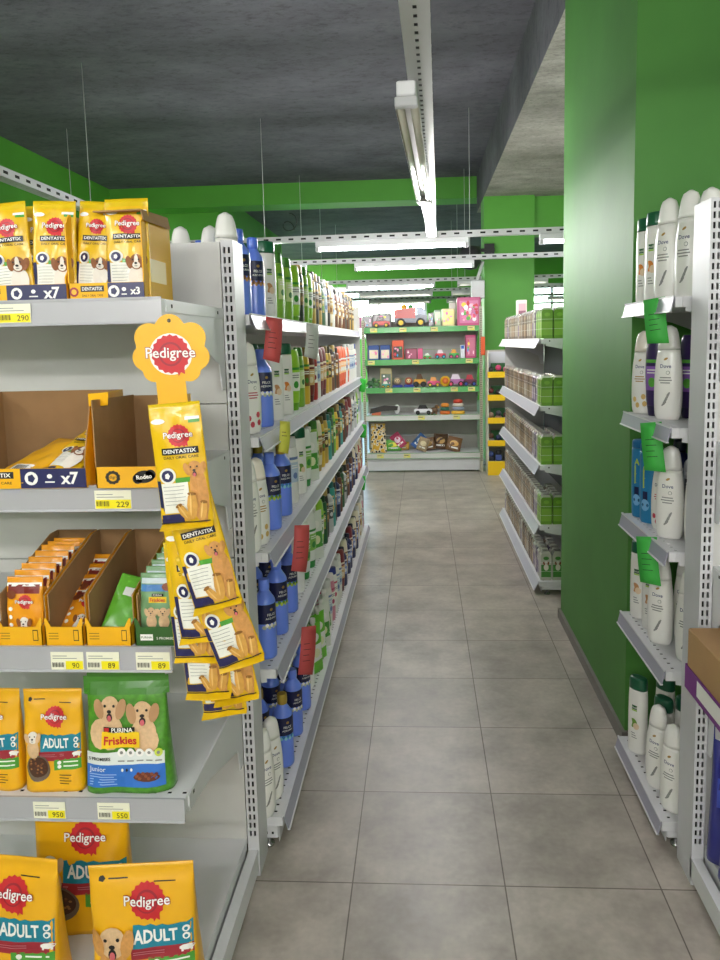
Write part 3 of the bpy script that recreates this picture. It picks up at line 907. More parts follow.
for lv in range(1, 6):
    z = RZ[lv - 1]; fx = RFX[lv - 1]
    for i, y in enumerate(YS):
        if i < len(near[lv]): k = near[lv][i]
        else: k = farp[lv][(i // 2 + (i * 7 + lv) % 3) % 9]
        sc = (.97 if k[:2] in ('do', 'fe', 'pa') else 1.06) * (.98 + .04 * rnd.random())
        rows = 3 if lv in (1, 5) and i < 4 else (2 if i < 12 else 1)
        for rr in range(rows):
            rz = R(44 + rnd.uniform(-6, 6)) if k[:2] in ('do', 'fe', 'pa') else R(62 + rnd.uniform(-12, 12))
            x = fx - .050 - rr * .092
            put(k, x, y + rnd.uniform(-.003, .003) + (.03 if rr else 0), z + .0006, rz, '%s, %s from near end, %s left aisle shelf%s' % (DESC[k], ordw(i + 1), SHORT[lv], ('', ', second row', ', third row')[rr]),
                'bottles along the left aisle shelves', sc)
            if i == 0 and rr == 0 and lv in (1, 3, 5):
                k = 'dove'
                put(k, x - .01, y - .095, z + .0006, rz, '%s just before the %s one, %s left aisle shelf' % (DESC[k], ordw(i + 1), SHORT[lv]), 'bottles along the left aisle shelves', 1.02)

# right-hand corner shelves: positions read off front to back
def rb(k, x, y, lv, rz, where, s=1):
    put(k, x, y, QZ[lv - 1] + .0006, R(rz), '%s %s' % (DESC[k], where), 'bottles on the corner shelves', s)
T_ = 'top corner shelf'
rb('palmo', .783, 2.66, 1, -60, 'at the far end, top corner shelf', 1.0)
rb('palmo', .788, 2.57, 1, -58, 'second from the far end, top corner shelf', 1.02)
rb('dove', .797, 2.47, 1, -56, 'third from the far end, top corner shelf', 1.12)
rb('dove', .826, 2.365, 1, -56, 'fourth from the far end, top corner shelf', 1.13)
rb('dove', .845, 2.255, 1, -48, 'half behind the right post, top corner shelf', 1.08)
rb('palm', .90, 2.60, 1, -60, 'in the back row, top corner shelf', 1.0)
rb('doveg', .782, 2.66, 2, -48, 'at the far end, second corner shelf', 1.0)
rb('plum', .797, 2.56, 2, -55, 'between two white bottles, second corner shelf', 1.14)
rb('dove', .800, 2.45, 2, -40, 'in the middle, second corner shelf', 1.05)
rb('plum', .880, 2.47, 2, -50, 'behind the middle white bottle, second corner shelf', 1.14)
rb('dove', .885, 2.37, 2, -45, 'near the post, second corner shelf', .98)
rb('plum', .900, 2.27, 2, -50, 'beside the right post, second corner shelf', 1.14)
rb('sky', .780, 2.66, 3, -55, 'at the far end, third corner shelf', 1.06)
rb('sky', .785, 2.575, 3, -55, 'second from the far end, third corner shelf', 1.06)
rb('dovep', .800, 2.48, 3, -50, 'just behind the big white one, third corner shelf', .92)
rb('dove', .790, 2.375, 3, -38, 'in the middle, third corner shelf', 1.03)
rb('dove', .850, 2.29, 3, -42, 'beside the post, third corner shelf', 1.03)
rb('navy', .880, 2.56, 3, -42, 'in the back row, third corner shelf', 1.3)
rb('silver', .895, 2.44, 3, -42, 'behind the white pair, third corner shelf', 1.32)
rb('palm', .783, 2.655, 4, -50, 'at the far end, fourth corner shelf', .98)
rb('palm', .792, 2.55, 4, -50, 'second from the far end, fourth corner shelf', .92)
rb('dove', .785, 2.43, 4, -42, 'in the middle, fourth corner shelf', 1.02)
rb('dove', .826, 2.28, 4, -50, 'nearest the post, fourth corner shelf', 1.02)
rb('dove', .875, 2.45, 4, -50, 'in the back row, fourth corner shelf', 1.02)
rb('palmg', .772, 2.61, 5, -50, 'at the far end, bottom corner shelf', .98)
rb('palmg', .812, 2.455, 5, -55, 'behind the near white pair, bottom corner shelf', .98)
rb('palm', .865, 2.60, 5, -55, 'in the back row far side, bottom corner shelf', 1.0)
rb('palm', .880, 2.44, 5, -55, 'in the back row near side, bottom corner shelf', 1.0)
rb('dove', .777, 2.395, 5, -50, 'second from the post, bottom corner shelf', 1.0)
rb('dove', .785, 2.27, 5, -50, 'nearest the post, bottom corner shelf', 1.0)

# ------------------------------------------------------------------ hanging paper tags
def paper_tag(name, label, loc, rotz, w_, h_, m, curl=.006, group=None, lines=4, shear=0):
    mb = MB(); n = 8
    a = []; b = []
    for j in range(n + 1):
        t = j / n
        yy = -.002 - curl * math.sin(t * PI * .8) * 1.0
        a.append((shear * t, yy, -h_ * t)); b.append((w_ + shear * t, yy * (1.5 if j else 1), -h_ * t - (.008 if j == n else 0)))
    def q(p, d): return (p[0], p[1] + d, p[2])
    vs = []
    for j in range(n + 1): vs += [a[j], b[j], q(a[j], .0008), q(b[j], .0008)]
    fs = []
    for j in range(n):
        o = j * 4
        fs += [(o, o + 1, o + 5, o + 4), (o + 2, o + 6, o + 7, o + 3), (o, o + 4, o + 6, o + 2), (o + 1, o + 3, o + 7, o + 5)]
    fs += [(0, 2, 3, 1), (n * 4, n * 4 + 1, n * 4 + 3, n * 4 + 2)]
    mb.add(vs, fs, m, True)
    A = Art()
    for k in range(lines):
        A.rect(w_ * .2 + shear * .4, -h_ * (.35 + .12 * k) - .002, w_ * (.6 + .1 * (k % 2)) + shear * .4, -h_ * (.35 + .12 * k), INK, 1, 2, 1)
    def F(x, z, o):
        t = min(1, max(0, -z / h_)); return (x, -.002 - curl * math.sin(t * PI * .8) * (1 + .5 * x / w_) - o, z)
    A.on(mb, F, .0012)
    o = mb.build(name, loc=loc, rotz=rotz); o.rotation_euler[1] = R(8 if rotz > 0 else -7)
    return tag(o, label, 'tag', group)
REDP = mat('c65250', .6); GRNP = mat('3fb045', .6); YELP = mat('c8c84a', .6)
paper_tag('paper_tag', 'red paper tag hanging from the top left aisle shelf rail', (-.494, 2.36, 1.690), R(38), .058, .135, REDP)
paper_tag('paper_tag', 'white price slip hanging below the top left aisle shelf rail', (-.482, 3.12, 1.688), R(40), .06, .14, mat('c9cbc4', .5), group=None)
paper_tag('paper_tag', 'yellow transparent tag in the second left aisle shelf rail', (-.470, 2.40, 1.350), R(40), .038, .10, YELP, lines=2)
paper_tag('paper_tag', 'red paper tag hanging from the third left aisle shelf rail', (-.452, 2.50, .972), R(40), .06, .16, REDP)
paper_tag('paper_tag', 'red paper tag hanging from the fourth left aisle shelf rail', (-.440, 2.50, .602), R(40), .06, .17, REDP)
for lv, (y, nm) in enumerate(((2.47, 'top'), (2.44, 'second'), (2.52, 'third'), )):
    pass
paper_tag('paper_tag', 'green paper tag hanging from the top corner shelf rail', (.692, 2.37, 1.712), R(-38), .068, .135, GRNP)
paper_tag('paper_tag', 'green paper tag hanging from the second corner shelf rail', (.690, 2.37, 1.328), R(-38), .068, .15, GRNP)
paper_tag('paper_tag', 'green paper tag hanging from the third corner shelf rail', (.690, 2.39, .955), R(-38), .068, .15, GRNP)
GT = []
for i, (y, z, nm) in enumerate(((5.75, 1.375, 'second'), (5.7, 1.02, 'third'), (5.5, .648, 'fourth'))):
    paper_tag('paper_tag', 'bright green tag at the far end of the %s left aisle shelf' % nm, (RFX[1] + .010, y, z - .05), R(35), .05, .10, mat('35c03a', .5), lines=0)

# ------------------------------------------------------------------ slim boxes beyond the pillar
def slim(key, c1, c2, desc, pic=None):
    t = thing('slim_box', desc, 'box', (0, 0, -50))
    w_, d_, h_ = .034, .031, .172
    m1 = mat(c1, .3, coat=.5)
    p = [(-w_, 0), (w_, 0), (w_, h_ - .012), (w_ - .01, h_), (-w_ + .01, h_), (-w_, h_ - .012)]
    mb = MB().prism([(x, z) for x, z in p], 'y', -d_, d_, m1)
    A = Art()
    A.rect(-w_ + .004, .02, w_ - .004, .1, mat(c2, .45), 1, 2, 1)
    A.rect(-w_, .057, w_, .0585, PWHITE, 2, 1, 1); A.rect(-w_, .114, w_, .1155, PWHITE, 2, 1, 1)
    A.ell(0, .142, .018, .012, mat(c2, .4), 2, 10)
    if pic: dog(A, 0, .11, .028, DOGB, DOGW, DOGW)
    A.on(mb, flatF(-d_))
    # same print on the aisle side (local -x)
    for vs, fs, m, L in A.it:
        if pic: break
        mb.add([(-w_ - L * .0005, -x * d_ / w_, z) for x, z in vs], fs, m)
    mb.build('carton', t)
    MB().prism([(-w_ + .006, h_), (w_ - .006, h_), (w_ - .014, h_ + .014), (-w_ + .014, h_ + .014)], 'y', -d_ + .004, d_ - .004, mat('d5d3cb', .15, coat=1)).build('clear_lid', t)
    return t
SB = {'g': slim('g', '6f9e33', '86b440', 'slim green box'), 'p': slim('p', '4d3a5c', 'b9a9b8', 'slim purple box'), 'w': slim('w', 'c9c4ba', '8a7a98', 'slim white box'),
      'b': slim('b', '8a7256', 'b9a184', 'slim beige box'), 't': slim('t', '6b5646', '9a8266', 'slim brown box'), 'o': slim('o', '8c7f72', 'c2b8a6', 'slim grey-brown box'),
      'd': slim('d', 'c2c2b4', '4a8f3c', 'slim dog-picture box', True)}
pats = ['gggpwbootbtobwootbbotwpbo', 'ggwppbttoobttobtbotobtpbo', 'ggwpwtbtobttbootbtobottbp', 'ggwwtobtbtoobtttbobttobyt'.replace('y', 'b'), 'dwpwbttobttwobbttobottbow']
SDESC = {k: v['label'] for k, v in SB.items()}
for lv in range(5):
    y = 4.60
    for i, k in enumerate(pats[lv]):
        for rr in range(2 if i < 5 else 1):
            place(SB[k], (.765 + rr * .074, y, MZ[lv] + .0006), rnd.uniform(-.04, .04),
                  '%s, %s from the pillar on the %s shelf beyond it%s' % (SDESC[k], ordw(i + 1), SHORT[lv + 1], ', back row' if rr else ''), 'slim boxes on the shelves beyond the pillar',
                  scale=(1, 1, 1.0 if lv else 1.02))
        y += .0805
tb = MB().cbox(-.04, .04, -.05, .05, 0, .33, mat('d8cfc8', .4, coat=.3), .004)
A = Art(); A.rect(-.03, .03, .03, .3, mat('c9a0a8', .4), 1, 2, 2); A.rect(-.03, .2, .03, .24, mat('8a5a6a', .4), 2, 2, 1)
A.on(tb, flatF(-.05))
MB_ = tb.build('tall_box', loc=(.86, 6.45, MZ[0] + .001))
tag(MB_, 'tall pale pink box at the far end of the top shelf beyond the pillar', 'box')
# ================================================================== DOG FOOD END SHELVES
def V(x, y, z): return Vector((x, y, z))
# --- price labels in the shelf lips
def price(num, x0, x1, z, label, y=EF, lines=True):
    w_ = x1 - x0; h_ = .040
    mb = MB().box(0, w_, 0, .001, 0, h_, mat('ecead2', .4))
    A = Art()
    A.rect(w_ * .02, .001, w_ * .98, h_ * .5, mat('f2e21a', .4), 1, 2, 1) if num in ('290', '229') else A.rect(w_ * .45, .001, w_ * .98, h_ * .5, mat('f2e21a', .4), 1, 2, 1)
    A.text(num, w_ * .76, h_ * .25, w_ * (.34 if len(num) == 3 else .22), INK, 2, .0, h=h_ * .3)
    for k in range(11):
        x = w_ * (.05 + .033 * k)
        A.rect(x, h_ * .15, x + w_ * (.012 if k % 3 else .022), h_ * .42, INK, 2, 1, 1)
    for k in range(2): A.rect(w_ * .06, h_ * (.62 + .14 * k), w_ * (.8 - .3 * k), h_ * (.66 + .14 * k), GREYINK, 1, 2, 1)
    A.on(mb, flatF(0))
    o = mb.build('price_label', loc=(x0, y - .0075, z))
    tag(o, label, 'price label')
yL = EF
price('290', -.908, -.833, 1.659, 'price label reading 290 on the top dog food shelf lip', EF + .075)
price('229', -.700, -.620, 1.260, 'price label reading 229 under the open boxes', EF + .03)
price('90', -.818, -.745, .905, 'price label reading 90 on the tray shelf lip', EF + .02)
price('89', -.738, -.665, .905, 'price label reading 89 in the middle of the tray shelf lip', EF + .02)
price('89', -.628, -.553, .905, 'price label reading 89 nearest the hanging treat packs', EF + .02)
price('950', -.900, -.825, .537, 'price label reading 950 under the yellow kibble bags', EF + .045)
price('550', -.750, -.675, .537, 'price label reading 550 under the green kibble bag', EF + .045)

# --- dental stick packs
def dental_art(w, h):
    A = Art()
    A.ell(-w * .33, h * .86, w * .14, h * .022, PWHITE, 1, 10); A.rect(w * .2, h * .86, w * .46, h * .885, PWHITE, 1, 4, 1); A.rect(w * .26, h * .835, w * .46, h * .86, GRN, 1, 4, 1)
    rosette(A, w * .05, h * .74, w * .55, 1)
    A.rect(-w * .3, h * .59, w * .40, h * .645, mat('14131a', .4), 3, 8, 1)
    A.text('DENTASTIX', w * .05, h * .617, w * .62, PWHITE, 4, .02, h=h * .032)
    A.text('DAILY ORAL CARE', w * .05, h * .565, w * .66, INK, 1, .01, h=h * .022)
    A.rect(-w * .47, .030 * h, w * .47, h * .04, INK, 8, 10, 1)
    A.rect(-w * .46, .03 * h, -w * .05, h * .10, NAVY, 1, 6, 2)
    A.rect(-w * .48, .03 * h, -w * .40, h * .38, NAVY, 1, 2, 2)
    A.rect(-w * .39, h * .11, w * .12, h * .36, mat('e9e8dc', .4), 2, 6, 4)
    A.rect(-w * .1, h * .36, w * .22, h * .40, GRN, 2, 6, 1)
    A.ell(-w * .24, h * .42, w * .16, h * .065, mat('e9e8dc', .4), 2, 20); A.ell(-w * .24, h * .42, w * .115, h * .047, NAVY, 3, 20); A.ell(-w * .24, h * .42, w * .05, h * .026, PWHITE, 4, 5)
    for k in range(6): A.rect(-w * .35, h * (.33 - .03 * k), w * (.05 - .02 * (k % 3)), h * (.334 - .03 * k), GREYINK, 3, 3, 1)
    return A
def dental_pack(w, h, d, dogkind, label, name='treat_pack', seed=1, group=None):
    A = dental_art(w, h)
    if dogkind == 0:     # brown and white spaniel
        dog(A, w * .24, h * .36, w * .36, DOGB, DOGB, DOGW, 5, blaze=DOGW)
    else:                # golden dog and chew sticks
        A.ell(w * .32, h * .26, w * .17, h * .24, DOGG, 3, 14)
        dog(A, w * .30, h * .47, w * .30, DOGG, DOGG, DOGG, 5, True, body=False)
        A.ell(w * .38, h * .1, w * .05, h * .09, DOGG, 3, 8)
        for (x, z, r_, ww, hh) in ((.17, .17, -.08, .10, .12), (-.01, .115, .5, .085, .085), (.36, .12, -.2, .075, .09)):
            A.ell(w * x, h * z, w * ww, h * hh, BONE, 6, 10, rot=r_); A.ell(w * x - w * .02, h * (z + .01), w * .018, h * hh * .8, mat('e3b86a', .5), 7, 8, rot=r_)
            A.ell(w * (x + .0) - math.sin(r_) * h * hh * .8, h * z + math.cos(r_) * h * hh * .8, w * ww * .9, h * .014, mat('8f5f22', .5), 7, 8, rot=r_)
    o = bag(w, h, d, LYEL, A, top=.05, e=2.2, wr=.0022, seed=seed, botseal=True, sealm=mat('d9b70c', .3, coat=.5)).build(name)
    sl = MB(); n = 6
    for k in range(n):
        a_, b_ = -w / 2 + w * k / n, -w / 2 + w * (k + 1) / n
        f_ = lambda x: .012 + .006 * math.sin((x / w + .5) * PI + seed)
        sl.add([(a_, -.001, .004), (b_, -.001, .004), (b_, -f_(b_) - .004, -.004), (a_, -f_(a_) - .004, -.004), (a_, -.001, .005), (b_, -.001, .005), (b_, -f_(b_) - .004, -.003), (a_, -f_(a_) - .004, -.003)],
               [(3, 2, 1, 0), (4, 5, 6, 7), (2, 3, 7, 6)], LYEL)
    sl.build('bottom_seal', o)
    return tag(o, label, 'treat pack', group)
def setT(o, x, y, z, rz=0, ry=0, rx=0):
    o.location = (x, y, z); o.rotation_euler = (rx, ry, rz); return o
# hanging strip card
hs = thing('hanging_display', 'yellow hanging strip card with a red rosette holding treat packs', 'hanging display', (-.496, 1.445, 0))
mb = MB()
pts = []
lobes = [(0, 1.635, .030), (-.042, 1.618, .030), (-.052, 1.580, .026), (-.035, 1.555, .024), (.035, 1.555, .024), (.052, 1.580, .026), (.042, 1.618, .030)]
for k in range(72):
    a = PI / 2 + 2 * PI * k / 72
    dx, dz = math.cos(a), math.sin(a)
    best = .054
    for lx, lz, lr in lobes:
        # farthest hit of the ray from the centre with each lobe
        ox, oz = -lx, 1.594 - lz
        b_ = ox * dx + oz * dz; c_ = ox * ox + oz * oz - lr * lr
        D_ = b_ * b_ - c_
        if D_ > 0: best = max(best, -b_ + math.sqrt(D_))
    pts.append((dx * best, 1.594 + dz * best))
CARDY = mat('eab006', .4, coat=.2)
mb.prism(pts, 'y', 0, .0012, CARDY)
mb.prism([(-.034, 1.55), (.026, 1.55), (.040, 1.30), (.052, 1.10), (.085, .86), (.045, .86), (.010, 1.10), (-.022, 1.30)], 'y', .0002, .001, CARDY)
A = Art()
A.ell(0, 1.586, .043, .041, PWHITE, 1, 30)
rosette(A, 0, 1.586, .100, 2)
A.ell(0, 1.652, .004, .004, INK, 1, 10)
A.on(mb, flatF(0), .0003)
mb.build('header_card', hs)
MB().tube([(0, -.003, 1.652), (0, .02, 1.659), (.0, .036, 1.66)], .002, CHROME, 6).build('hook', hs)
HW, HH = .094, .245
def hang(bx, bz, tilt, y, i, label, dg=1, yaw=0):
    q_ = .94 if i == 0 else 1
    o = dental_pack(HW * (1.04 if i == 0 else 1), HH * q_, .022, dg, label, seed=20 + i, group='treat packs clipped to the hanging strip')
    # bottom centre at (bx, bz), top leaning left by tilt
    setT(o, bx, y, bz, R(yaw), R(-tilt), 0)
hang(-.441, 1.268, 4, 1.332, 0, 'topmost yellow treat pack on the hanging strip, fully in view')
hang(-.400, 1.100, 13, 1.362, 1, 'second treat pack down, tilted in front of two others', yaw=4)
hang(-.440, 1.022, 6, 1.388, 2, 'treat pack partly hidden behind the tilted second pack, left side')
hang(-.462, .970, 3, 1.412, 3, 'leftmost treat pack low on the strip, its yellow seal to the left')
hang(-.366, .972, 18, 1.390, 4, 'treat pack swinging out furthest right on the strip', yaw=8)
hang(-.446, .888, 3, 1.425, 5, 'lower treat pack of the strip below the yellow seal on the left')
hang(-.392, .872, 10, 1.440, 6, 'lower right treat pack of the hanging strip')
hang(-.424, .832, 7, 1.458, 7, 'lowest treat pack at the bottom of the hanging strip')

# --- open display boxes on the top shelf
def tray(name, label, x0, x1, y0, y1, z, fh, sh, front, side=CARD, inner=CARDIN, art=None, sideart=None, slope=None, backh=None, notch=None, group=None):
    """open-fronted carton: floor, low front strip, two side walls (outline given by sh or slope), back wall"""
    t = thing(name, label, 'box', (x0, y0, z), 0, group)
    W, D = x1 - x0, y1 - y0; k = .0025
    backh = backh or sh
    mb = MB()
    mb.box(k, W - k, k, D - k, 0, k, inner)
    mb.box(k, W - k, D - k, D, 0, backh, inner)
    mb.build('carton_body', t)
    fm = MB().box(0, W, 0, k, 0, fh, front)
    if art: art.on(fm, flatF(0), .0003)
    fm.build('front_strip', t)
    out = slope or [(0, 0), (D, 0), (D, backh), (.0, sh)]
    for i, xx in enumerate((0, W - k)):
        sm_ = MB().prism(out, 'x', xx, xx + k, side)
        sm_.add([(xx - .0004 if i == 0 else xx + k + .0004, p[0], p[1]) for p in out], [tuple(range(len(out)))], front)
        sm_.build('side_wall', t)
    return t
def strip_art(W, n, fh, word=None, navy=True):
    A = Art()
    c = fh / 2
    if navy:
        A.rect(W * .52, .0005, W, fh - .0005, NAVY, 1, 2, 1)
        A.ell(W * .60, c, fh * .34, fh * .34, PWHITE, 2, 16); A.ell(W * .60, c, fh * .2, fh * .22, NAVY, 3, 5)
        A.ell(W * .735, c + fh * .1, fh * .14, fh * .12, PWHITE, 2, 7); A.rect(W * .70, c - fh * .22, W * .77, c - fh * .15, PWHITE, 2, 1, 1)
        A.text('x%s' % n, W * .88, c, W * .13, PWHITE, 2, .03)
        A.ell(W * .07, c, fh * .28, fh * .28, MAROON, 1, 10); A.ell(W * .07, c, fh * .16, fh * .16, YEL, 2, 10)
        A.rect(W * .16, c, W * .47, c + fh * .34, INK, 1, 2, 1); A.text('DENTASTIX', W * .315, c + fh * .17, W * .27, PWHITE, 2, .02, h=fh * .2)
        A.text('DAILY ORAL CARE', W * .315, c - fh * .22, W * .28, INK, 1, .01, h=fh * .13)
    else:
        A.ell(W * .26, c, fh * .33, fh * .3, INK, 1, 22, scal=.12); A.ell(W * .26, c, fh * .2, fh * .18, YEL, 2, 14)
        A.text('Pedigree', W * .26, c, W * .22, INK, 3, .01)
        A.ell(W * .74, c + fh * .02, W * .16, fh * .30, INK, 1, 18, rot=.1); A.ell(W * .84, c + fh * .12, W * .08, fh * .24, INK, 1, 12); A.ell(W * .64, c - fh * .08, W * .08, fh * .24, INK, 1, 12)
        A.text('Rodeo', W * .74, c + fh * .02, W * .24, PWHITE, 3, .03, rot=.1)
    return A
Zt = EZ[0] + .0006
CY_ = mat('efb416', .65)
tray('display_box', 'yellow and navy display box of treat packs, left on the top shelf', -1.040, -.762, 1.575, 1.765, Zt, .037, .12, CY_, CY_,
     art=strip_art(.278, '7', .037), backh=.18, slope=[(0, 0), (.19, 0), (.19, .18), (.12, .18), (0, .05)])
b2 = tray('display_box', 'display box with torn brown lid at the right end of the top shelf', -.757, -.590, 1.575, 1.755, Zt, .037, .12, CY_, CY_,
     art=strip_art(.166, '3', .037), backh=.185, slope=[(0, 0), (.18, 0), (.18, .185), (.02, .185), (.0, .16)])
lid = MB()
lid.add([(.055, .02, .188), (.166, .0, .186), (.166, .17, .195), (.05, .17, .205), (.055, .02, .191), (.166, .0, .189), (.166, .17, .198), (.05, .17, .208)], [(0, 1, 2, 3), (7, 6, 5, 4), (0, 4, 5, 1), (1, 5, 6, 2), (2, 6, 7, 3), (3, 7, 4, 0)], CARD)
lid.add([(.166, .0, .187), (.172, .0, .165), (.172, .17, .170), (.166, .17, .196), (.168, .0, .188), (.174, .0, .165), (.174, .17, .170), (.168, .17, .197)], [(0, 1, 2, 3), (7, 6, 5, 4), (0, 4, 5, 1), (1, 5, 6, 2), (2, 6, 7, 3), (3, 7, 4, 0)], CARD)
lid.build('torn_lid', b2)
fa = MB().box(.1665, .1675, .002, .168, 0, .16, CY_)
fa.add([(.1679, .03, .04), (.1679, .14, .04), (.1679, .14, .09), (.1679, .03, .09)], [(0, 1, 2, 3)], mat('f2d58a', .5))
fa.build('printed_side', b2)
tp = [(-.94, 1.565, -3, 'leftmost treat pack in the left display box'), (-.855, 1.525, -4, 'treat pack at the frame edge, left display box front'), (-.812, 1.575, 0, 'treat pack set back in the left display box'),
      (-.764, 1.525, 2, 'treat pack at the right of the left display box, spaniel in view'),
      (-.682, 1.530, 4, 'bent treat pack at the left of the torn display box'), (-.634, 1.575, 0, 'treat pack set back in the torn display box'), (-.598, 1.528, 0, 'treat pack at the right of the torn display box, spaniel in view')]
for i, (x, y, rr, lab) in enumerate(tp):
    x -= .036; y += .075
    o = dental_pack(.096 if i != 4 else .080, .215, .020, 0, lab, seed=50 + i, group='treat packs in the top shelf display boxes')
    setT(o, x, y, Zt + .003, 0, R(rr), R(-3) if i != 4 else R(-6))
# brown carton lying high behind the packs
kb = MB().cbox(-.11, .11, -.09, .09, 0, .13, CARD, .003)
kb.box(-.03, .06, -.0912, -.0905, .095, .11, PWHITE)
tag(kb.build('cardboard_box', loc=(-1.03, 1.90, EZ[0] + .001)), 'brown cardboard carton standing behind the packs at the upper left', 'box')

# --- second shelf: two nearly empty cartons
Z2 = EZ[1] + .0006
bx1 = tray('display_box', 'large open brown carton with two packs lying in it', -1.01, -.712, 1.500, 1.72, Z2, .043, .195, YEL, CARD, art=strip_art(.298, '7', .043), backh=.195,
     slope=[(0, 0), (.22, 0), (.22, .195), (.05, .195), (0, .06)])
fl = MB(); fl.add([(.296, .04, .17), (.296, .04, .197), (.345, .03, .200), (.342, .03, .172), (.296, .042, .17), (.296, .042, .197), (.345, .032, .200), (.342, .032, .172)], [(3, 2, 1, 0), (4, 5, 6, 7), (0, 1, 5, 4), (1, 2, 6, 5), (2, 3, 7, 6), (3, 0, 4, 7)], YEL)
fl.build('yellow_flap', bx1)
tray('display_box', 'open brown carton with black lettering on its yellow front', -.688, -.548, 1.495, 1.72, Z2, .045, .185, YEL, CARD, art=strip_art(.14, '', .045, navy=False), backh=.18,
     slope=[(0, 0), (.225, 0), (.225, .182), (0, .186)])
o = dental_pack(.10, .21, .02, 0, 'treat pack lying upside down in the large open carton', seed=71); setT(o, -.80, 1.535, Z2 + .022, R(-14), R(0), R(-66))
A = Art(); A.rect(-.03, .03, .03, .06, PWHITE, 1, 4, 1)
for k in range(9): A.rect(-.02 + k * .0045, .035, -.018 + k * .0045, .055, INK, 2, 1, 1)
o = tag(bag(.11, .2, .02, YEL, A, top=.05, e=2.4, botseal=True, seed=8).build('treat_pack'), 'yellow pack lying back side up in the large open carton', 'treat pack')
setT(o, -.90, 1.52, Z2 + .012, R(-24), R(0), R(-70))

# --- third shelf: slanted trays of pouches
Z3 = EZ[2] + .0006
SL = [(0, 0), (.30, 0), (.30, .185), (.26, .185), (.02, .108), (.02, .05), (0, .045)]
def t_art(W, fh):
    A = Art()
    A.rect(W - .022, fh * .25, W - .010, fh * .85, INK, 1, 1, 1); A.rect(W - .0205, fh * .3, W - .0115, fh * .8, YEL, 2, 1, 1)
    for k in range(3): A.rect(.008, fh * (.35 + .15 * k), .03, fh * (.38 + .15 * k), INK, 1, 1, 1)
    return A
TX = [(-.946, -.842), (-.836, -.750), (-.744, -.642), (-.634, -.545)]
names3 = ['slanted yellow tray holding a full row of dog pouches', 'slanted yellow tray with a few pouches lying low', 'slanted yellow tray with one green pouch turned backwards', 'slanted green-fronted tray with light blue topped pouches']
DG2 = mat('2f5d22', .4, coat=.2)
for i, (a, b) in enumerate(TX):
    fr = YEL if i < 3 else DG2
    A = t_art(b - a, .042)
    if i == 3:
        A = Art(); A.rect(.012, .012, .04, .026, PWHITE, 1, 2, 1); A.text('PURINA', .026, .019, .024, DG2, 2, .01); A.text('5 PROMISES', .068, .017, .04, PWHITE, 1, .01)
    t = tray('pouch_tray', names3[i], a, b, EF + .03, EF + .33, Z3, .042, .11, fr, CARD, art=A, backh=.185, slope=SL)
    for s_, xx in ((0, .0), (1, b - a - .0145)):
        MB().prism([(xx, .042), (xx + .014, .042), (xx + (.004 if s_ == 0 else .0145), .062), (xx + (.0 if s_ == 0 else .0105), .062)], 'y', 0, .002, fr).build('corner_tab', t)
def pouch(kind, label, seed=1, group=None):
    A = Art()
    if kind == 'dog':
        m = mat('ea9a12', .35, coat=.4)
        A.rect(-.036, .098, .036, .118, mat('7c2420', .4), 1, 6, 2); A.rect(-.04, .114, .04, .122, PWHITE, 1, 6, 1); A.ell(-.028, .096, .012, .010, mat('7a3b1c', .5), 3, 10)
        rosette(A, .004, .080, .040, 2)
        dog(A, .002, .034, .026, DOGB, DOGW, DOGW, 2, blaze=DOGW)
        for k in range(3): A.ell(-.030, .028 + k * .018, .005, .005, PWHITE, 2, 8)
    elif kind == 'fris':
        m = mat('76a070', .35, coat=.4)
        A.rect(-.038, .095, .038, .110, mat('4f86c4', .4), 1, 6, 2); A.rect(-.038, .112, .038, .124, mat('cfdbe0', .4), 1, 6, 1); A.ell(.022, .105, .013, .009, mat('8a4a2a', .5), 2, 10)
        A.rect(-.013, .084, .013, .090, INK, 2, 2, 1); A.text('PURINA', 0, .087, .02, PWHITE, 3, .01)
        A.rect(-.02, .070, .02, .083, mat('f4d21c', .4), 1, 4, 1); A.text('Friskies', 0, .0765, .034, RED, 3, .02)
        dog(A, -.014, .050, .022, DOGL, DOGL, DOGL, 3); dog(A, .014, .050, .022, DOGL, DOGL, DOGL, 3)
    else:
        m = mat('5fa82e', .35, coat=.4)
        A.rect(-.02, .085, .024, .105, mat('dcdcdc', .5), 1, 4, 1)
    w_ = .083
    o = bag(w_, .135, .018, m, A, top=.06, e=2.6, wr=.0015, botseal=True, seed=seed).build('food_pouch')
    return tag(o, label, 'pouch', group)
def pl_(o, x, y, z, rx=0, ry=0, rz=0): o.location = (x, y, z); o.rotation_euler = (R(rx), R(ry), R(rz)); return o
for k in range(8):
    pl_(pouch('dog', '%s yellow dog pouch from the front of the full tray' % ordw(k + 1), 100 + k, 'pouches in the full tray'), -.894, EF + .056 + k * .031, Z3 + .010 + min(.03, .006 * k), -6)
for k in range(4):
    pl_(pouch('dog', ('low front', 'second', 'third', 'rearmost')[k] + ' dog pouch leaning back in the half empty tray', 120 + k, 'pouches in the half empty tray'), -.793, EF + .082 + k * .045, Z3 + .006 + .004 * k, -58 + 8 * k)
pl_(pouch('green', 'green pouch turned backwards lying in the third tray', 130), -.692, EF + .075, Z3 + .008, -35, 14)
for k in range(7):
    pl_(pouch('fris', '%s light blue topped puppy pouch from the front' % ordw(k + 1), 140 + k, 'pouches in the green-fronted tray'), -.590, EF + .058 + k * .034, Z3 + .016 + min(.03, .005 * k), -8)

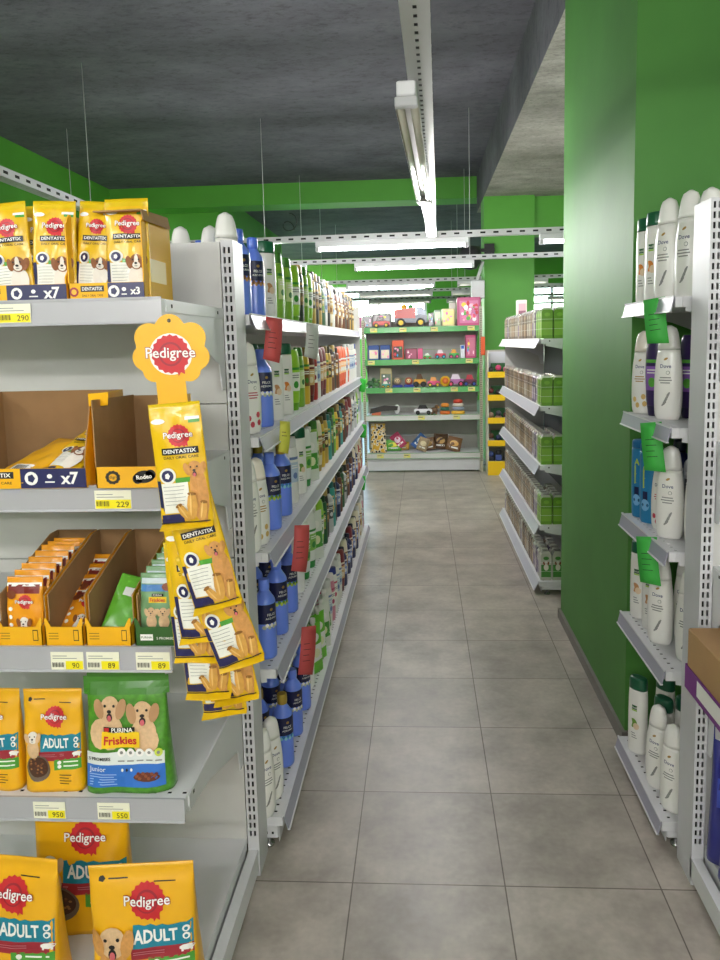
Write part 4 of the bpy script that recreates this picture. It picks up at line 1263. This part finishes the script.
# --- kibble bags
def kibble(w, h, d, label, seed, golden=False):
    A = Art()
    A.ell(-w * .36, h * .90, w * .035, h * .022, INK, 1, 5); A.rect(-w * .3, h * .895, -w * .12, h * .903, INK, 1, 2, 1); A.rect(w * .12, h * .865, w * .32, h * .873, INK, 1, 2, 1)
    rosette(A, w * .06, h * .74, w * .42, 2)
    if golden: x0 = -w * .08
    else: x0 = -w * .18
    A.rect(x0, h * .40, w * .46, h * .565, TEAL, 1, 10, 2, wob=h * .008)
    A.rect(x0 - w * .02, h * .315, w * .46, h * .40, MAROON, 1, 8, 2)
    A.rect(w * .05, h * .22, w * .46, h * .325, GRN, 1, 8, 2)
    A.text('ADULT', (x0 + w * .33) / 2, h * .485, w * .40 if golden else w * .42, PWHITE, 2, .03, h=h * .10)
    for dz in (.46, .515): A.ell(w * .40, h * dz, w * .035, h * .026, PWHITE, 2, 12); A.ell(w * .40, h * dz, w * .018, h * .014, TEAL, 3, 8)
    A.ell(w * .40, h * .375, w * .07, h * .022, PWHITE, 2, 9); A.rect(w * .35, h * .345, w * .37, h * .375, PWHITE, 2, 1, 1); A.rect(w * .43, h * .345, w * .45, h * .375, PWHITE, 2, 1, 1)
    for k in range(2): A.ell(w * .13 + 0, h * (.255 + .04 * k), w * .03, h * .02, PWHITE, 2, 8); A.rect(w * .19, h * (.25 + .04 * k), w * .42, h * (.262 + .04 * k), PWHITE, 2, 2, 1)
    for k in range(4): A.rect(w * .12, h * (.08 + .028 * k), w * (.28 + .04 * (k % 2)), h * (.088 + .028 * k), INK, 1, 2, 1); A.rect(x0, h * (.355 + .016 * (k % 2)), w * .2, h * (.361 + .016 * (k % 2)), mat('c98a90', .5), 2, 2, 1)
    if golden:
        dog(A, -w * .27, h * .45, w * .30, DOGG, DOGL, DOGG, 4, True)
    else:
        dog(A, -w * .30, h * .54, w * .2, DOGL, DOGW, DOGL, 4)
        A.ell(-w * .22, h * .24, w * .21, h * .13, mat('6a5a4a', .5), 2, 20); A.ell(-w * .22, h * .255, w * .18, h * .10, mat('4a2c1a', .8), 3, 20)
        r_ = random.Random(seed)
        for k in range(26):
            a_, q_ = r_.uniform(0, 6.28), r_.uniform(0, 1) ** .5
            A.ell(-w * .22 + w * .15 * q_ * math.cos(a_), h * .26 + h * .08 * q_ * math.sin(a_), w * .02, h * .01, mat(('7a4a2a', '9a6a3a', '5a3018')[k % 3], .8), 4, 6)
    o = bag(w, h, d, YEL, A, top=.09, e=4.0, wr=.0028, seed=seed, wtop=.97).build('kibble_bag')
    return tag(o, label, 'pet food bag')
Z4 = EZ[3] + .0006
setT(kibble(.155, .235, .07, 'yellow kibble bag at the left edge of the fourth shelf', 31), -1.022, 1.585, Z4, 0)
setT(kibble(.142, .235, .07, 'yellow kibble bag beside the green bag on the fourth shelf', 32), -.868, 1.585, Z4, R(2))
Z5 = EZ[4] + .0006
setT(kibble(.245, .31, .10, 'large yellow kibble bag at the front left of the bottom shelf', 33, True), -.975, 1.54, Z5, R(-5), 0, 0)
setT(kibble(.250, .302, .10, 'large yellow kibble bag with golden dog, front right of the bottom shelf', 34, True), -.655, 1.535, Z5, R(4), R(-1.5))
setT(kibble(.25, .335, .09, 'large yellow kibble bag standing behind the two front ones', 35), -.885, 1.71, Z5, R(2))
# green puppy kibble bag
w_, h_ = .205, .285
GB = mat('4c8f22', .35, coat=.45, noise=.28, nscale=70)
A = Art()
A.rect(-w_ * .49, h_ * .78, w_ * .49, h_ * .93, mat('3f7f22', .4, coat=.4), 1, 12, 3)
dog(A, -w_ * .17, h_ * .68, w_ * .27, mat('b98d62', .6), DOGL, DOGL, 2, True)
dog(A, w_ * .2, h_ * .64, w_ * .27, mat('b98d62', .6), DOGL, DOGL, 2, True)
A.ell(-w_ * .28, h_ * .48, w_ * .13, h_ * .12, DOGL, 3, 12); A.ell(w_ * .25, h_ * .42, w_ * .13, h_ * .1, DOGL, 3, 12)
A.rect(-w_ * .24, h_ * .50, w_ * .12, h_ * .54, INK, 7, 6, 1); A.rect(-w_ * .23, h_ * .505, -w_ * .17, h_ * .535, RED, 8, 1, 1); A.text('PURINA', -w_ * .02, h_ * .52, w_ * .24, PWHITE, 8, .02)
A.rect(-w_ * .26, h_ * .375, w_ * .17, h_ * .50, mat('f2c915', .4), 7, 6, 2, wob=h_ * .008)
A.text('Friskies', -w_ * .045, h_ * .435, w_ * .37, RED, 8, .03)
A.rect(-w_ * .45, h_ * .24, w_ * .44, h_ * .34, mat('dfe4e0', .4), 6, 10, 2)
A.text('5 PROMISES', -w_ * .29, h_ * .29, w_ * .26, INK, 7, .02)
for k in range(5): A.ell(-w_ * .04 + k * w_ * .105, h_ * .335, w_ * .045, h_ * .033, PWHITE if k < 4 else LIME, 7, 14); A.ell(-w_ * .04 + k * w_ * .105, h_ * .335, w_ * .02, h_ * .014, GREYINK, 8, 6); A.rect(-w_ * .08 + k * w_ * .105, h_ * .265, -w_ * .005 + k * w_ * .105, h_ * .275, GREYINK, 7, 1, 1)
A.rect(-w_ * .46, h_ * .06, w_ * .44, h_ * .24, mat('2f6fc4', .4), 6, 10, 2)
A.text('Junior', -w_ * .32, h_ * .20, w_ * .2, PWHITE, 7, .0)
for k in range(5): A.rect(-w_ * .42, h_ * (.08 + .02 * k), -w_ * (.1 + .03 * (k % 2)), h_ * (.086 + .02 * k), mat('a9c4ea', .5), 7, 2, 1)
A.ell(w_ * .24, h_ * .14, w_ * .15, h_ * .035, mat('5a3018', .8), 7, 14)
for k in range(14): A.ell(w_ * (.13 + .017 * k), h_ * (.15 + .02 * math.sin(k * 2.1)), w_ * .022, h_ * .014, mat(('8a4a2a', '6a2e1a')[k % 2], .8), 8, 6)
for k in range(3): A.ell(-w_ * .03 + k * w_ * .05, h_ * .2, w_ * .014, h_ * .014, (PWHITE, INK, PWHITE)[k], 7, 6)
gb = bag(w_, h_, .075, GB, A, top=.14, e=3.6, wr=.003, seed=41, wtop=.9, sealm=mat('458526', .35, coat=.5)).build('kibble_bag')
tag(gb, 'green kibble bag with two puppies, right of the yellow bags', 'pet food bag')
setT(gb, -.690, 1.585, Z4, R(1), R(-1), R(-2))

# ================================================================== RIGHT END SHELVING CONTENTS
rbx = thing('cardboard_box', 'brown cardboard box in a purple tray at the right edge', 'box', (.715, 1.605, .6895))
MB().cbox(.004, .36, .004, .385, .004, .115, mat('b08a5c', .8, noise=.04), .002).build('carton', rbx)
PUR = mat('7a2a86', .45)
pt = MB()
for a in ((0, .002, 0, .39), (.362, .364, 0, .39)): pt.box(a[0], a[1], a[2], a[3], -.055, .012, PUR)
for a in ((0, .002), (.388, .39)): pt.box(.002, .362, a[0], a[1], -.055, .012, PUR)
pt.box(.002, .362, .002, .388, -.055, -.053, PUR)
pt.add([(-.0006, .02, -.040), (-.0006, .30, -.040), (-.0006, .30, .004), (-.0006, .02, .004)], [(0, 1, 2, 3)], PWHITE)
pt.build('purple_tray', rbx)
A = Art()
for k, s_ in enumerate(('M', 'L', 'S')): pass
lt = MB()
for k in range(3):
    lt.box(.0030, .0036, .10 - .03 * k + .02, .115 - .03 * k + .02, .045, .08, INK)
lt.build('printed_marks', rbx)
BL = mat('2b2f86', .35, coat=.45)
def litter(label, x, y, z, h, w_, seed, ry=0, rx=0):
    A = Art(); A.ell(0, h * .72, w_ * .3, h * .08, PWHITE, 1, 14); A.rect(-w_ * .4, h * .38, w_ * .4, h * .58, mat('4a5ac0', .4), 1, 8, 2); A.rect(-w_ * .3, h * .12, w_ * .3, h * .3, PWHITE, 1, 8, 2)
    o = bag(w_, h, .08, BL, A, top=.12, e=3, wr=.006, seed=seed, wtop=.9, sealm=mat('c9cbe0', .3, coat=.4)).build('litter_bag')
    tag(o, label, 'bag'); setT(o, x, y, z, R(-8), ry, rx)
litter('dark blue bag standing on the bottom shelf by the right post', .885, 1.90, .1206, .28, .19, 61)
litter('tall silver-topped blue bag behind the first by the right post', .875, 1.985, .1206, .44, .17, 62)
litter('dark blue bag farthest right on the bottom shelf', 1.12, 1.72, .1206, .36, .20, 63)

# ================================================================== TOY SHELVES
def px(x): return (x - 421) / 738 * 9.02
def tz(l): return TZ[l] + .001
def toybox(x0, x1, l, h, c, label, d=.16, win=None, y=9.05, kind='toy_box', cat='toy box', dots=None, topc=None):
    a, b = px(x0), px(x1)
    W = b - a
    t = thing(kind, label, cat, (a, y, tz(l)))
    MB().cbox(0, W, 0, d, 0, h, mat(c, .4, coat=.3), .004).build('carton', t)
    A = Art()
    if topc: A.rect(.006, h * .72, W - .006, h - .006, mat(topc, .4), 1, 2, 1)
    if win:
        A.rect(W * .1, h * .1, W * .9, h * .68 if topc else h * .88, mat(win, .2, coat=1), 2, 3, 2)
        r_ = random.Random(int(x0 * 7))
        for k in range(dots or 5):
            A.ell(W * r_.uniform(.17, .83), h * r_.uniform(.2, .8 if not topc else .6), W * r_.uniform(.05, .11), h * r_.uniform(.04, .10), mat(r_.choice(['f0d040', 'e05070', 'ffffff', '50a0e0', '60b050', 'd03040', 'f0a0c0', 'e878a8', 'f6c0d6']), .4), 3 + k * .12, 9)
    mb = MB(); A.on(mb, flatF(0), .0008)
    if mb.v: mb.build('window_panel', t)
    return t
def toycar(x, l, L_, h, body, cabin, label, y=9.08, hub='e8c020', cat='toy car', dump=None):
    t = thing('toy_truck' if dump else 'toy_car', label, cat, (px(x), y, tz(l)))
    r = h * .22
    mb = MB()
    b = mat(body, .3, coat=.4)
    mb.prism([(-L_ / 2, r), (L_ / 2, r), (L_ / 2, h * .55), (L_ * .3, h * .6), (-L_ * .4, h * .6), (-L_ / 2, h * .5)], 'y', -.045, .045, b)
    mb.build('body', t)
    c = MB()
    if dump:
        MB().prism([(-L_ * .48, h * .45), (L_ * .14, h * .42), (L_ * .16, h * .95), (-L_ * .5, h * .85)], 'y', -.055, .055, mat(dump, .35, coat=.3)).build('dump_bed', t)
        c.prism([(L_ * .18, h * .5), (L_ * .48, h * .5), (L_ * .46, h * .72), (L_ * .36, h * .95), (L_ * .18, h * .95)], 'y', -.042, .042, mat(cabin, .35, coat=.3))
        c.build('cab', t)
        p = MB(); p.ball((-L_ * .2, 0, h * .98), h * .14, mat('e8b030', .4)); p.ball((0, 0, h * .97), h * .13, mat('4a9a4a', .4)); p.build('load', t)
    else:
        c.prism([(-L_ * .32, h * .58), (L_ * .28, h * .58), (L_ * .14, h), (-L_ * .2, h)], 'y', -.036, .036, mat(cabin, .2, coat=.6))
        c.build('cabin', t)
    for sx in (-.3, .3):
        for sy in (-1, 1):
            MB().wheel((sx * L_, sy * .047, r), r, .02, BLACK, mat(hub, .4)).build('wheel', t)
    return t
# top row
toybox(352, 362, 0, .14, 'b9508a', 'tall pink toy package at the left end of the top toy shelf', y=9.08)
toybox(363, 373, 0, .15, '30302e', 'dark toy package beside the red car package, top toy shelf', win='504a50')
toybox(373, 392, 0, .17, '55504e', 'grey windowed package with a red toy car, top toy shelf', win='6e6866', d=.14)
toycar(382, 0, .20, .13, 'c23030', '301818', 'red toy car sitting before its grey package, top toy shelf', y=9.012 + .0)
toycar(411, 0, .40, .25, '4d5666', '8d96ac', 'large toy dump truck with red bed and yellow wheels', y=9.12, dump='b8352c')
toybox(428.5, 434, 0, .17, '26262c', 'narrow black toy package right of the dump truck', win='3a3a44')
toybox(434.5, 441, 0, .20, '5a7a4a', 'green toy package with small pictures, top toy shelf', win='9ab080')
toybox(442, 454.5, 0, .21, 'd9c98a', 'pale yellow toy box on the top toy shelf', win='e6d878')
toybox(457, 480, 0, .34, 'c0487c', 'large pink doll set box at the right of the top toy shelf', win='d87aa6', dots=34, d=.18)
toybox(450, 456.5, 0, .29, 'd8d4c8', 'tall narrow white box behind the yellow toy box', y=9.24, d=.08)
# second row
toybox(368, 379, 1, .18, '2a4a8c', 'left blue and white toy box of the pair, second toy shelf', win='e8dcc0', topc='2a4a8c', dots=4)
toybox(380, 390, 1, .18, '2a4a8c', 'right blue and white toy box of the pair, second toy shelf', win='e8dcc0', topc='2a4a8c', dots=4)
toybox(392, 403.5, 1, .235, 'c84a34', 'orange-red robot package on the second toy shelf', win='3a3434', topc='e0603c')
toybox(405, 417, 1, .13, '8a2c48', 'dark pink toy box on the second toy shelf', win='a84a6a')
toybox(417.5, 422.5, 1, .13, 'e05a8c', 'bright pink narrow toy box on the second toy shelf')
toybox(460, 464, 1, .16, 'e8eaf0', 'narrow white and blue toy box, second toy shelf', topc='3a6ac8')
toybox(465, 475, 1, .28, 'b0366a', 'tall pink doll box at the right of the second toy shelf', win='c8708c', dots=6)
toycar(427, 1, .10, .07, '4ab04a', 'e8f0e0', 'small green toy car on the second toy shelf', hub='e86a30')
toycar(440, 1, .13, .11, 'd03a50', 'f0e0e8', 'pink and white toy car, middle of the second toy shelf', hub='40b0d0')
toycar(453.5, 1, .12, .11, '48b050', 'e8a040', 'green toy car with orange cabin, second toy shelf', hub='e05090')
# third row
def critter(x, l, s, c1, c2, label, y=9.06, name='toy_dinosaur', cat='toy'):
    t = thing(name, label, cat, (px(x), y, tz(l)))
    m1 = mat(c1, .5)
    MB().ball((0, 0, s * .5), s * .42, m1, sq=(1.15, .7, .9)).build('body', t)
    h = MB().ball((s * .35, -.01, s * .95), s * .26, m1); h.ball((s * .50, -.02, s * .88), s * .15, mat(c2, .5)); h.ball((s * .36, -.01 - s * .2, s * 1.02), s * .05, BLACK); h.build('head', t)
    for sx in (-1, 1):
        for sy in (-1, 1):
            MB().lathe([(s * .13, s * .13, 0), (s * .11, s * .11, s * .1), (s * .12, s * .12, s * .35)], m1, 10, c=(sx * s * .25, sy * s * .15)).build('leg', t)
    MB().tube([(-s * .35, 0, s * .5), (-s * .6, 0, s * .42), (-s * .8, 0, s * .55)], s * .08, m1).build('tail', t)
    return t
critter(370, 2, .105, '2f5a34', '5a8a40', 'dark green toy dinosaur at the left of the third toy shelf')
critter(375.5, 2, .085, '3f6a3a', '88a050', 'smaller green toy dinosaur beside the beige package', y=9.05)
toybox(379, 391, 2, .24, 'b9a878', 'beige carded toy package on the third toy shelf', win='6a7a6a', topc='d8cba0', d=.06, y=9.14)
toycar(385, 2, .10, .08, '3a9a8a', 'e8e8d8', 'small teal toy car in front of the beige package', y=9.04)
def ring_toy(x, l, s, c1, c2, label):
    t = thing('windup_toy', label, 'toy', (px(x), 9.05, tz(l)))
    MB().cbox(-s * .6, s * .6, -.04, .04, 0, s * .3, mat('2a3a9a', .4), .006).build('base', t)
    b = MB().ball((0, 0, s * .75), s * .48, mat(c1, .4), sq=(1, .8, 1)); b.build('body', t)
    f = MB().ball((0, -s * .25, s * .8), s * .28, mat(c2, .4)); f.ball((-s * .12, -s * .48, s * .86), s * .06, BLACK); f.ball((s * .12, -s * .48, s * .86), s * .06, BLACK); f.build('face', t)
    return t
ring_toy(397, 2, .10, 'a08a70', 'e0c8a0', 'grey-beige figure toy on a blue base, third toy shelf')
ring_toy(408, 2, .10, 'b0583c', 'e8d0a0', 'reddish figure toy on a blue base, third toy shelf')
toycar(419, 2, .15, .16, 'e0a030', '5a3a24', 'yellow toy digger with brown cabin on the third toy shelf', hub='303030')
toycar(433, 2, .15, .12, 'd8507a', 'e8a05a', 'pink and orange toy car on the third toy shelf', hub='f0d040')
t = thing('toy_ball', 'yellow ball among the cars on the third toy shelf', 'ball', (px(444.5), 9.06, tz(2)))
MB().ball((0, 0, .065), .065, mat('eab820', .4), 20).build('ball', t); MB().ball((.0, -.03, .07), .045, mat('d06a30', .5)).build('printed_patch', t)
toycar(455, 2, .20, .15, 'b06aa8', 'e8dce8', 'large lilac and white toy car on the third toy shelf', hub='d8406a')
toycar(469, 2, .16, .14, '6a2a4a', 'c04050', 'dark red toy car at the right of the third toy shelf', hub='3a50b0')
# fourth row
t = thing('toy_gun', 'toy blaster in dark wrapping lying on the fourth toy shelf', 'toy', (px(383), 9.08, tz(3)))
MB().prism([(-.18, .02), (-.02, .05), (.16, .06), (.17, .11), (.0, .12), (-.17, .08)], 'y', -.03, .03, mat('33302e', .4)).build('body', t)
MB().ball((.155, 0, .07), .05, mat('d8d4d4', .4), sq=(.7, .6, 1.2)).build('white_cap', t)
MB().prism([(-.16, .0), (-.05, .0), (-.04, .04), (-.15, .035)], 'y', -.025, .025, mat('c86a4a', .4)).build('grip', t)
toycar(422, 3, .22, .12, 'e8e8ec', '26262a', 'white toy car with black roof on the fourth toy shelf', hub='303034')
critter(433, 3, .10, '6a5036', 'c89a50', 'brown toy figure beside the white car, fourth toy shelf', name='toy_animal')
def stackt(x, s, cs, label):
    t = thing('stacking_toy', label, 'toy', (px(x), 9.07, tz(3)))
    z = 0
    for i, c in enumerate(cs):
        MB().lathe([(s * (.9 - .1 * i), s * .6, z), (s * (1 - .1 * i), s * .7, z + .012), (s * (.95 - .1 * i), s * .7, z + .035), (s * (.7 - .1 * i), s * .5, z + .045)], mat(c, .4), 14).build('tier', t)
        z += .0455
    return t
stackt(444, .065, ['d8702c', '2f6a5a', 'e08a30'], 'orange and green stacking toy on the fourth toy shelf')
stackt(457, .085, ['e8b43a', '8a94a8', 'd8d0c0', 'c0402c'], 'yellow and grey animal stack toy on the fourth toy shelf')
# bottom shelf
LEO = bpy.data.materials.new('leopard_print'); LEO.use_nodes = True
n_ = LEO.node_tree; vo = n_.nodes.new('ShaderNodeTexVoronoi'); vo.inputs['Scale'].default_value = 26
tc_ = n_.nodes.new('ShaderNodeTexCoord'); cr_ = n_.nodes.new('ShaderNodeValToRGB'); cr_.color_ramp.interpolation = 'CONSTANT'
cr_.color_ramp.elements[0].color = lin('2a2018'); cr_.color_ramp.elements[1].position = .42; cr_.color_ramp.elements[1].color = lin('d8ccb0')
e3 = cr_.color_ramp.elements.new(.62); e3.color = lin('d0a020')
n_.links.new(tc_.outputs['Object'], vo.inputs['Vector']); n_.links.new(vo.outputs['Distance'], cr_.inputs[0]); n_.links.new(cr_.outputs[0], n_.nodes['Principled BSDF'].inputs['Base Color'])
lb_ = bag(.21, .36, .10, LEO, None, top=.12, e=3, seed=3, wr=.006, wtop=.85).build('gift_bag'); setT(lb_, px(376), 9.12, tz(4)); tag(lb_, 'yellow bag with leopard spots at the left of the bottom toy shelf', 'bag')
def heap(x, h, w_, c, c2, label, seed, ry=0, rz=0, z=0, name='snack_bag'):
    A = Art(); A.ell(0, h * .55, w_ * .3, h * .2, mat(c2, .4), 1, 12); A.rect(-w_ * .3, h * .2, w_ * .3, h * .3, PWHITE, 1, 4, 1)
    o = bag(w_, h, .06, mat(c, .35, coat=.3), A, top=.08, e=2.6, wr=.005, seed=seed, botseal=True).build(name)
    setT(o, px(x), 9.08 + .085 * (seed % 3), tz(4) + z + .008, R(rz), R(ry), R(-10)); tag(o, label, 'bag')
heap(391, .14, .20, '5aa83a', 'e8e040', 'bright green bag on the bottom toy shelf', 1, 0)
heap(398, .10, .22, 'c89a3a', '7a3a20', 'flat golden bag behind the green one, bottom toy shelf', 2, 0)
heap(401, .20, .13, 'b0305a', 'e8c8d8', 'crimson bag leaning over on the bottom toy shelf', 4, -38, z=.05)
heap(412, .20, .12, '3a6ab0', 'c8d8e8', 'blue bag lying slanted on the bottom toy shelf', 5, 42, z=.03)
heap(419, .17, .13, 'a08a6a', 'd8c8a0', 'beige bag lying right of the blue one, bottom toy shelf', 6, 20, z=.01)
heap(428, .16, .17, '6a4a2a', 'b08a4a', 'brown snack bag left in the brown heap, bottom toy shelf', 7, -12)
heap(439, .20, .18, '5a3c20', 'c89a50', 'dark brown snack bag in the middle of the brown heap', 8, 4)
heap(451, .18, .18, '74502c', 'd8a860', 'brown snack bag at the right of the brown heap', 9, 14)
# hanging items on the right upright of the toy shelves
oh = MB().cbox(0, .05, 0, .02, 0, .22, mat('e05a2a', .4), .004)
tag(oh.build('hanging_toy', loc=(.716, 8.975, 1.42)), 'orange-red carded toy hanging beside the doll box', 'toy')

tl = MB().box(0, .085, 0, .0015, 0, .05, mat('d8cf8a', .5))
A = Art(); A.rect(.008, .028, .06, .034, INK, 1, 1, 1); A.rect(.045, .006, .08, .02, mat('e8dc40', .5), 1, 1, 1); A.on(tl, flatF(0), .0006)
tl = tag(tl.build('price_label'), 'price label', 'price label')
n_l = 0
for lv, xs_ in enumerate(((374, 403, 434, 470), (371, 415, 468), (388, 416, 453, 470), (420, 455), (378, 405))):
    for k, x in enumerate(xs_):
        o = tl if n_l == 0 else tl.copy()
        if n_l: COL.objects.link(o)
        o.location = (px(x) - .04, 8.989, TZ[lv] - .055); n_l += 1
        o['label'] = 'small pale price label, %s from the left on the %s toy shelf rail' % (ORD[k + 1], SHORT[lv + 1]); o['category'] = 'price label'; o['group'] = 'price labels on the toy shelf rails'

# yellow cardboard floor display
yd = thing('floor_display', 'narrow yellow and white floor display beside the rear column', 'display stand', (.77, 8.72, 0))
YD = mat('f2c40c', .5)
b = MB(); b.box(0, .012, 0, .30, 0, 1.48, mat('dcd8c8', .5)); b.box(.33, .342, 0, .30, 0, 1.48, mat('dcd8c8', .5)); b.box(.012, .33, .29, .30, 0, 1.48, mat('b8b4a8', .6)); b.build('frame', yd)
for i, z in enumerate((.0, .35, .62, .89, 1.16)):
    s_ = MB(); s_.box(.012, .33, .0, .29, z + (.16 if i == 0 else 0), z + .165 if i == 0 else z + .012, mat('8a8a86', .6)); s_.build('shelf', yd)
    f_ = MB().box(.0, .342, -.008, .0, z, z + (.17 if i == 0 else .07), YD)
    if i == 0:
        A = Art(); A.ell(.26, .09, .035, .035, PWHITE, 1, 14); A.ell(.26, .09, .025, .025, mat('3060b0', .4), 2, 12); A.on(f_, flatF(-.008), .001)
    f_.build('yellow_lip', yd)
MB().box(.012, .33, .27, .285, 1.20, 1.46, mat('d8d8e0', .5)).build('header_panel', yd)
cols = [['2a2a3a', '4a5a9a', '303030'], ['8a8a90', '604030', '303a5a'], ['603028', 'a08070', '40404a'], ['3a5a3a', '7a3a3a', '303030'], ['d06a8a', '303034', 'd84a7a']]
for i, z in enumerate((.166, .363, .633, .903, 1.173)):
    for j in range(3):
        w_ = thing('boxed_figure', '%s toy from the left on the %s tier of the yellow display' % (('first', 'second', 'third')[j], ('bottom', 'second lowest', 'middle', 'second highest', 'top')[i]), 'toy', (.815 + .09 * j, 8.80, z), 0, 'toys in the yellow display')
        MB().cbox(-.038, .038, -.03, .03, 0, .05 + .02 * ((i + j) % 2), mat(cols[i][j], .4), .008).build('base', w_)
        MB().ball((0, 0, .08 + .02 * ((i + j) % 2)), .035, mat(cols[i][(j + 1) % 3], .4)).build('figure', w_)
        # rests on the tier
    gb_ = MB().box(.06, .28, .22, .225, z + .001, z + .15, mat('2f6a38', .5)) if 0 < i < 5 else None
    if gb_: gb_.build('green_card', yd)

# ------------------------------------------------------------------ drop unused originals
for lst in (K, SB):
    for k, o in lst.items():
        if o.name not in _used:
            for c in list(o.children): bpy.data.objects.remove(c)
            bpy.data.objects.remove(o)
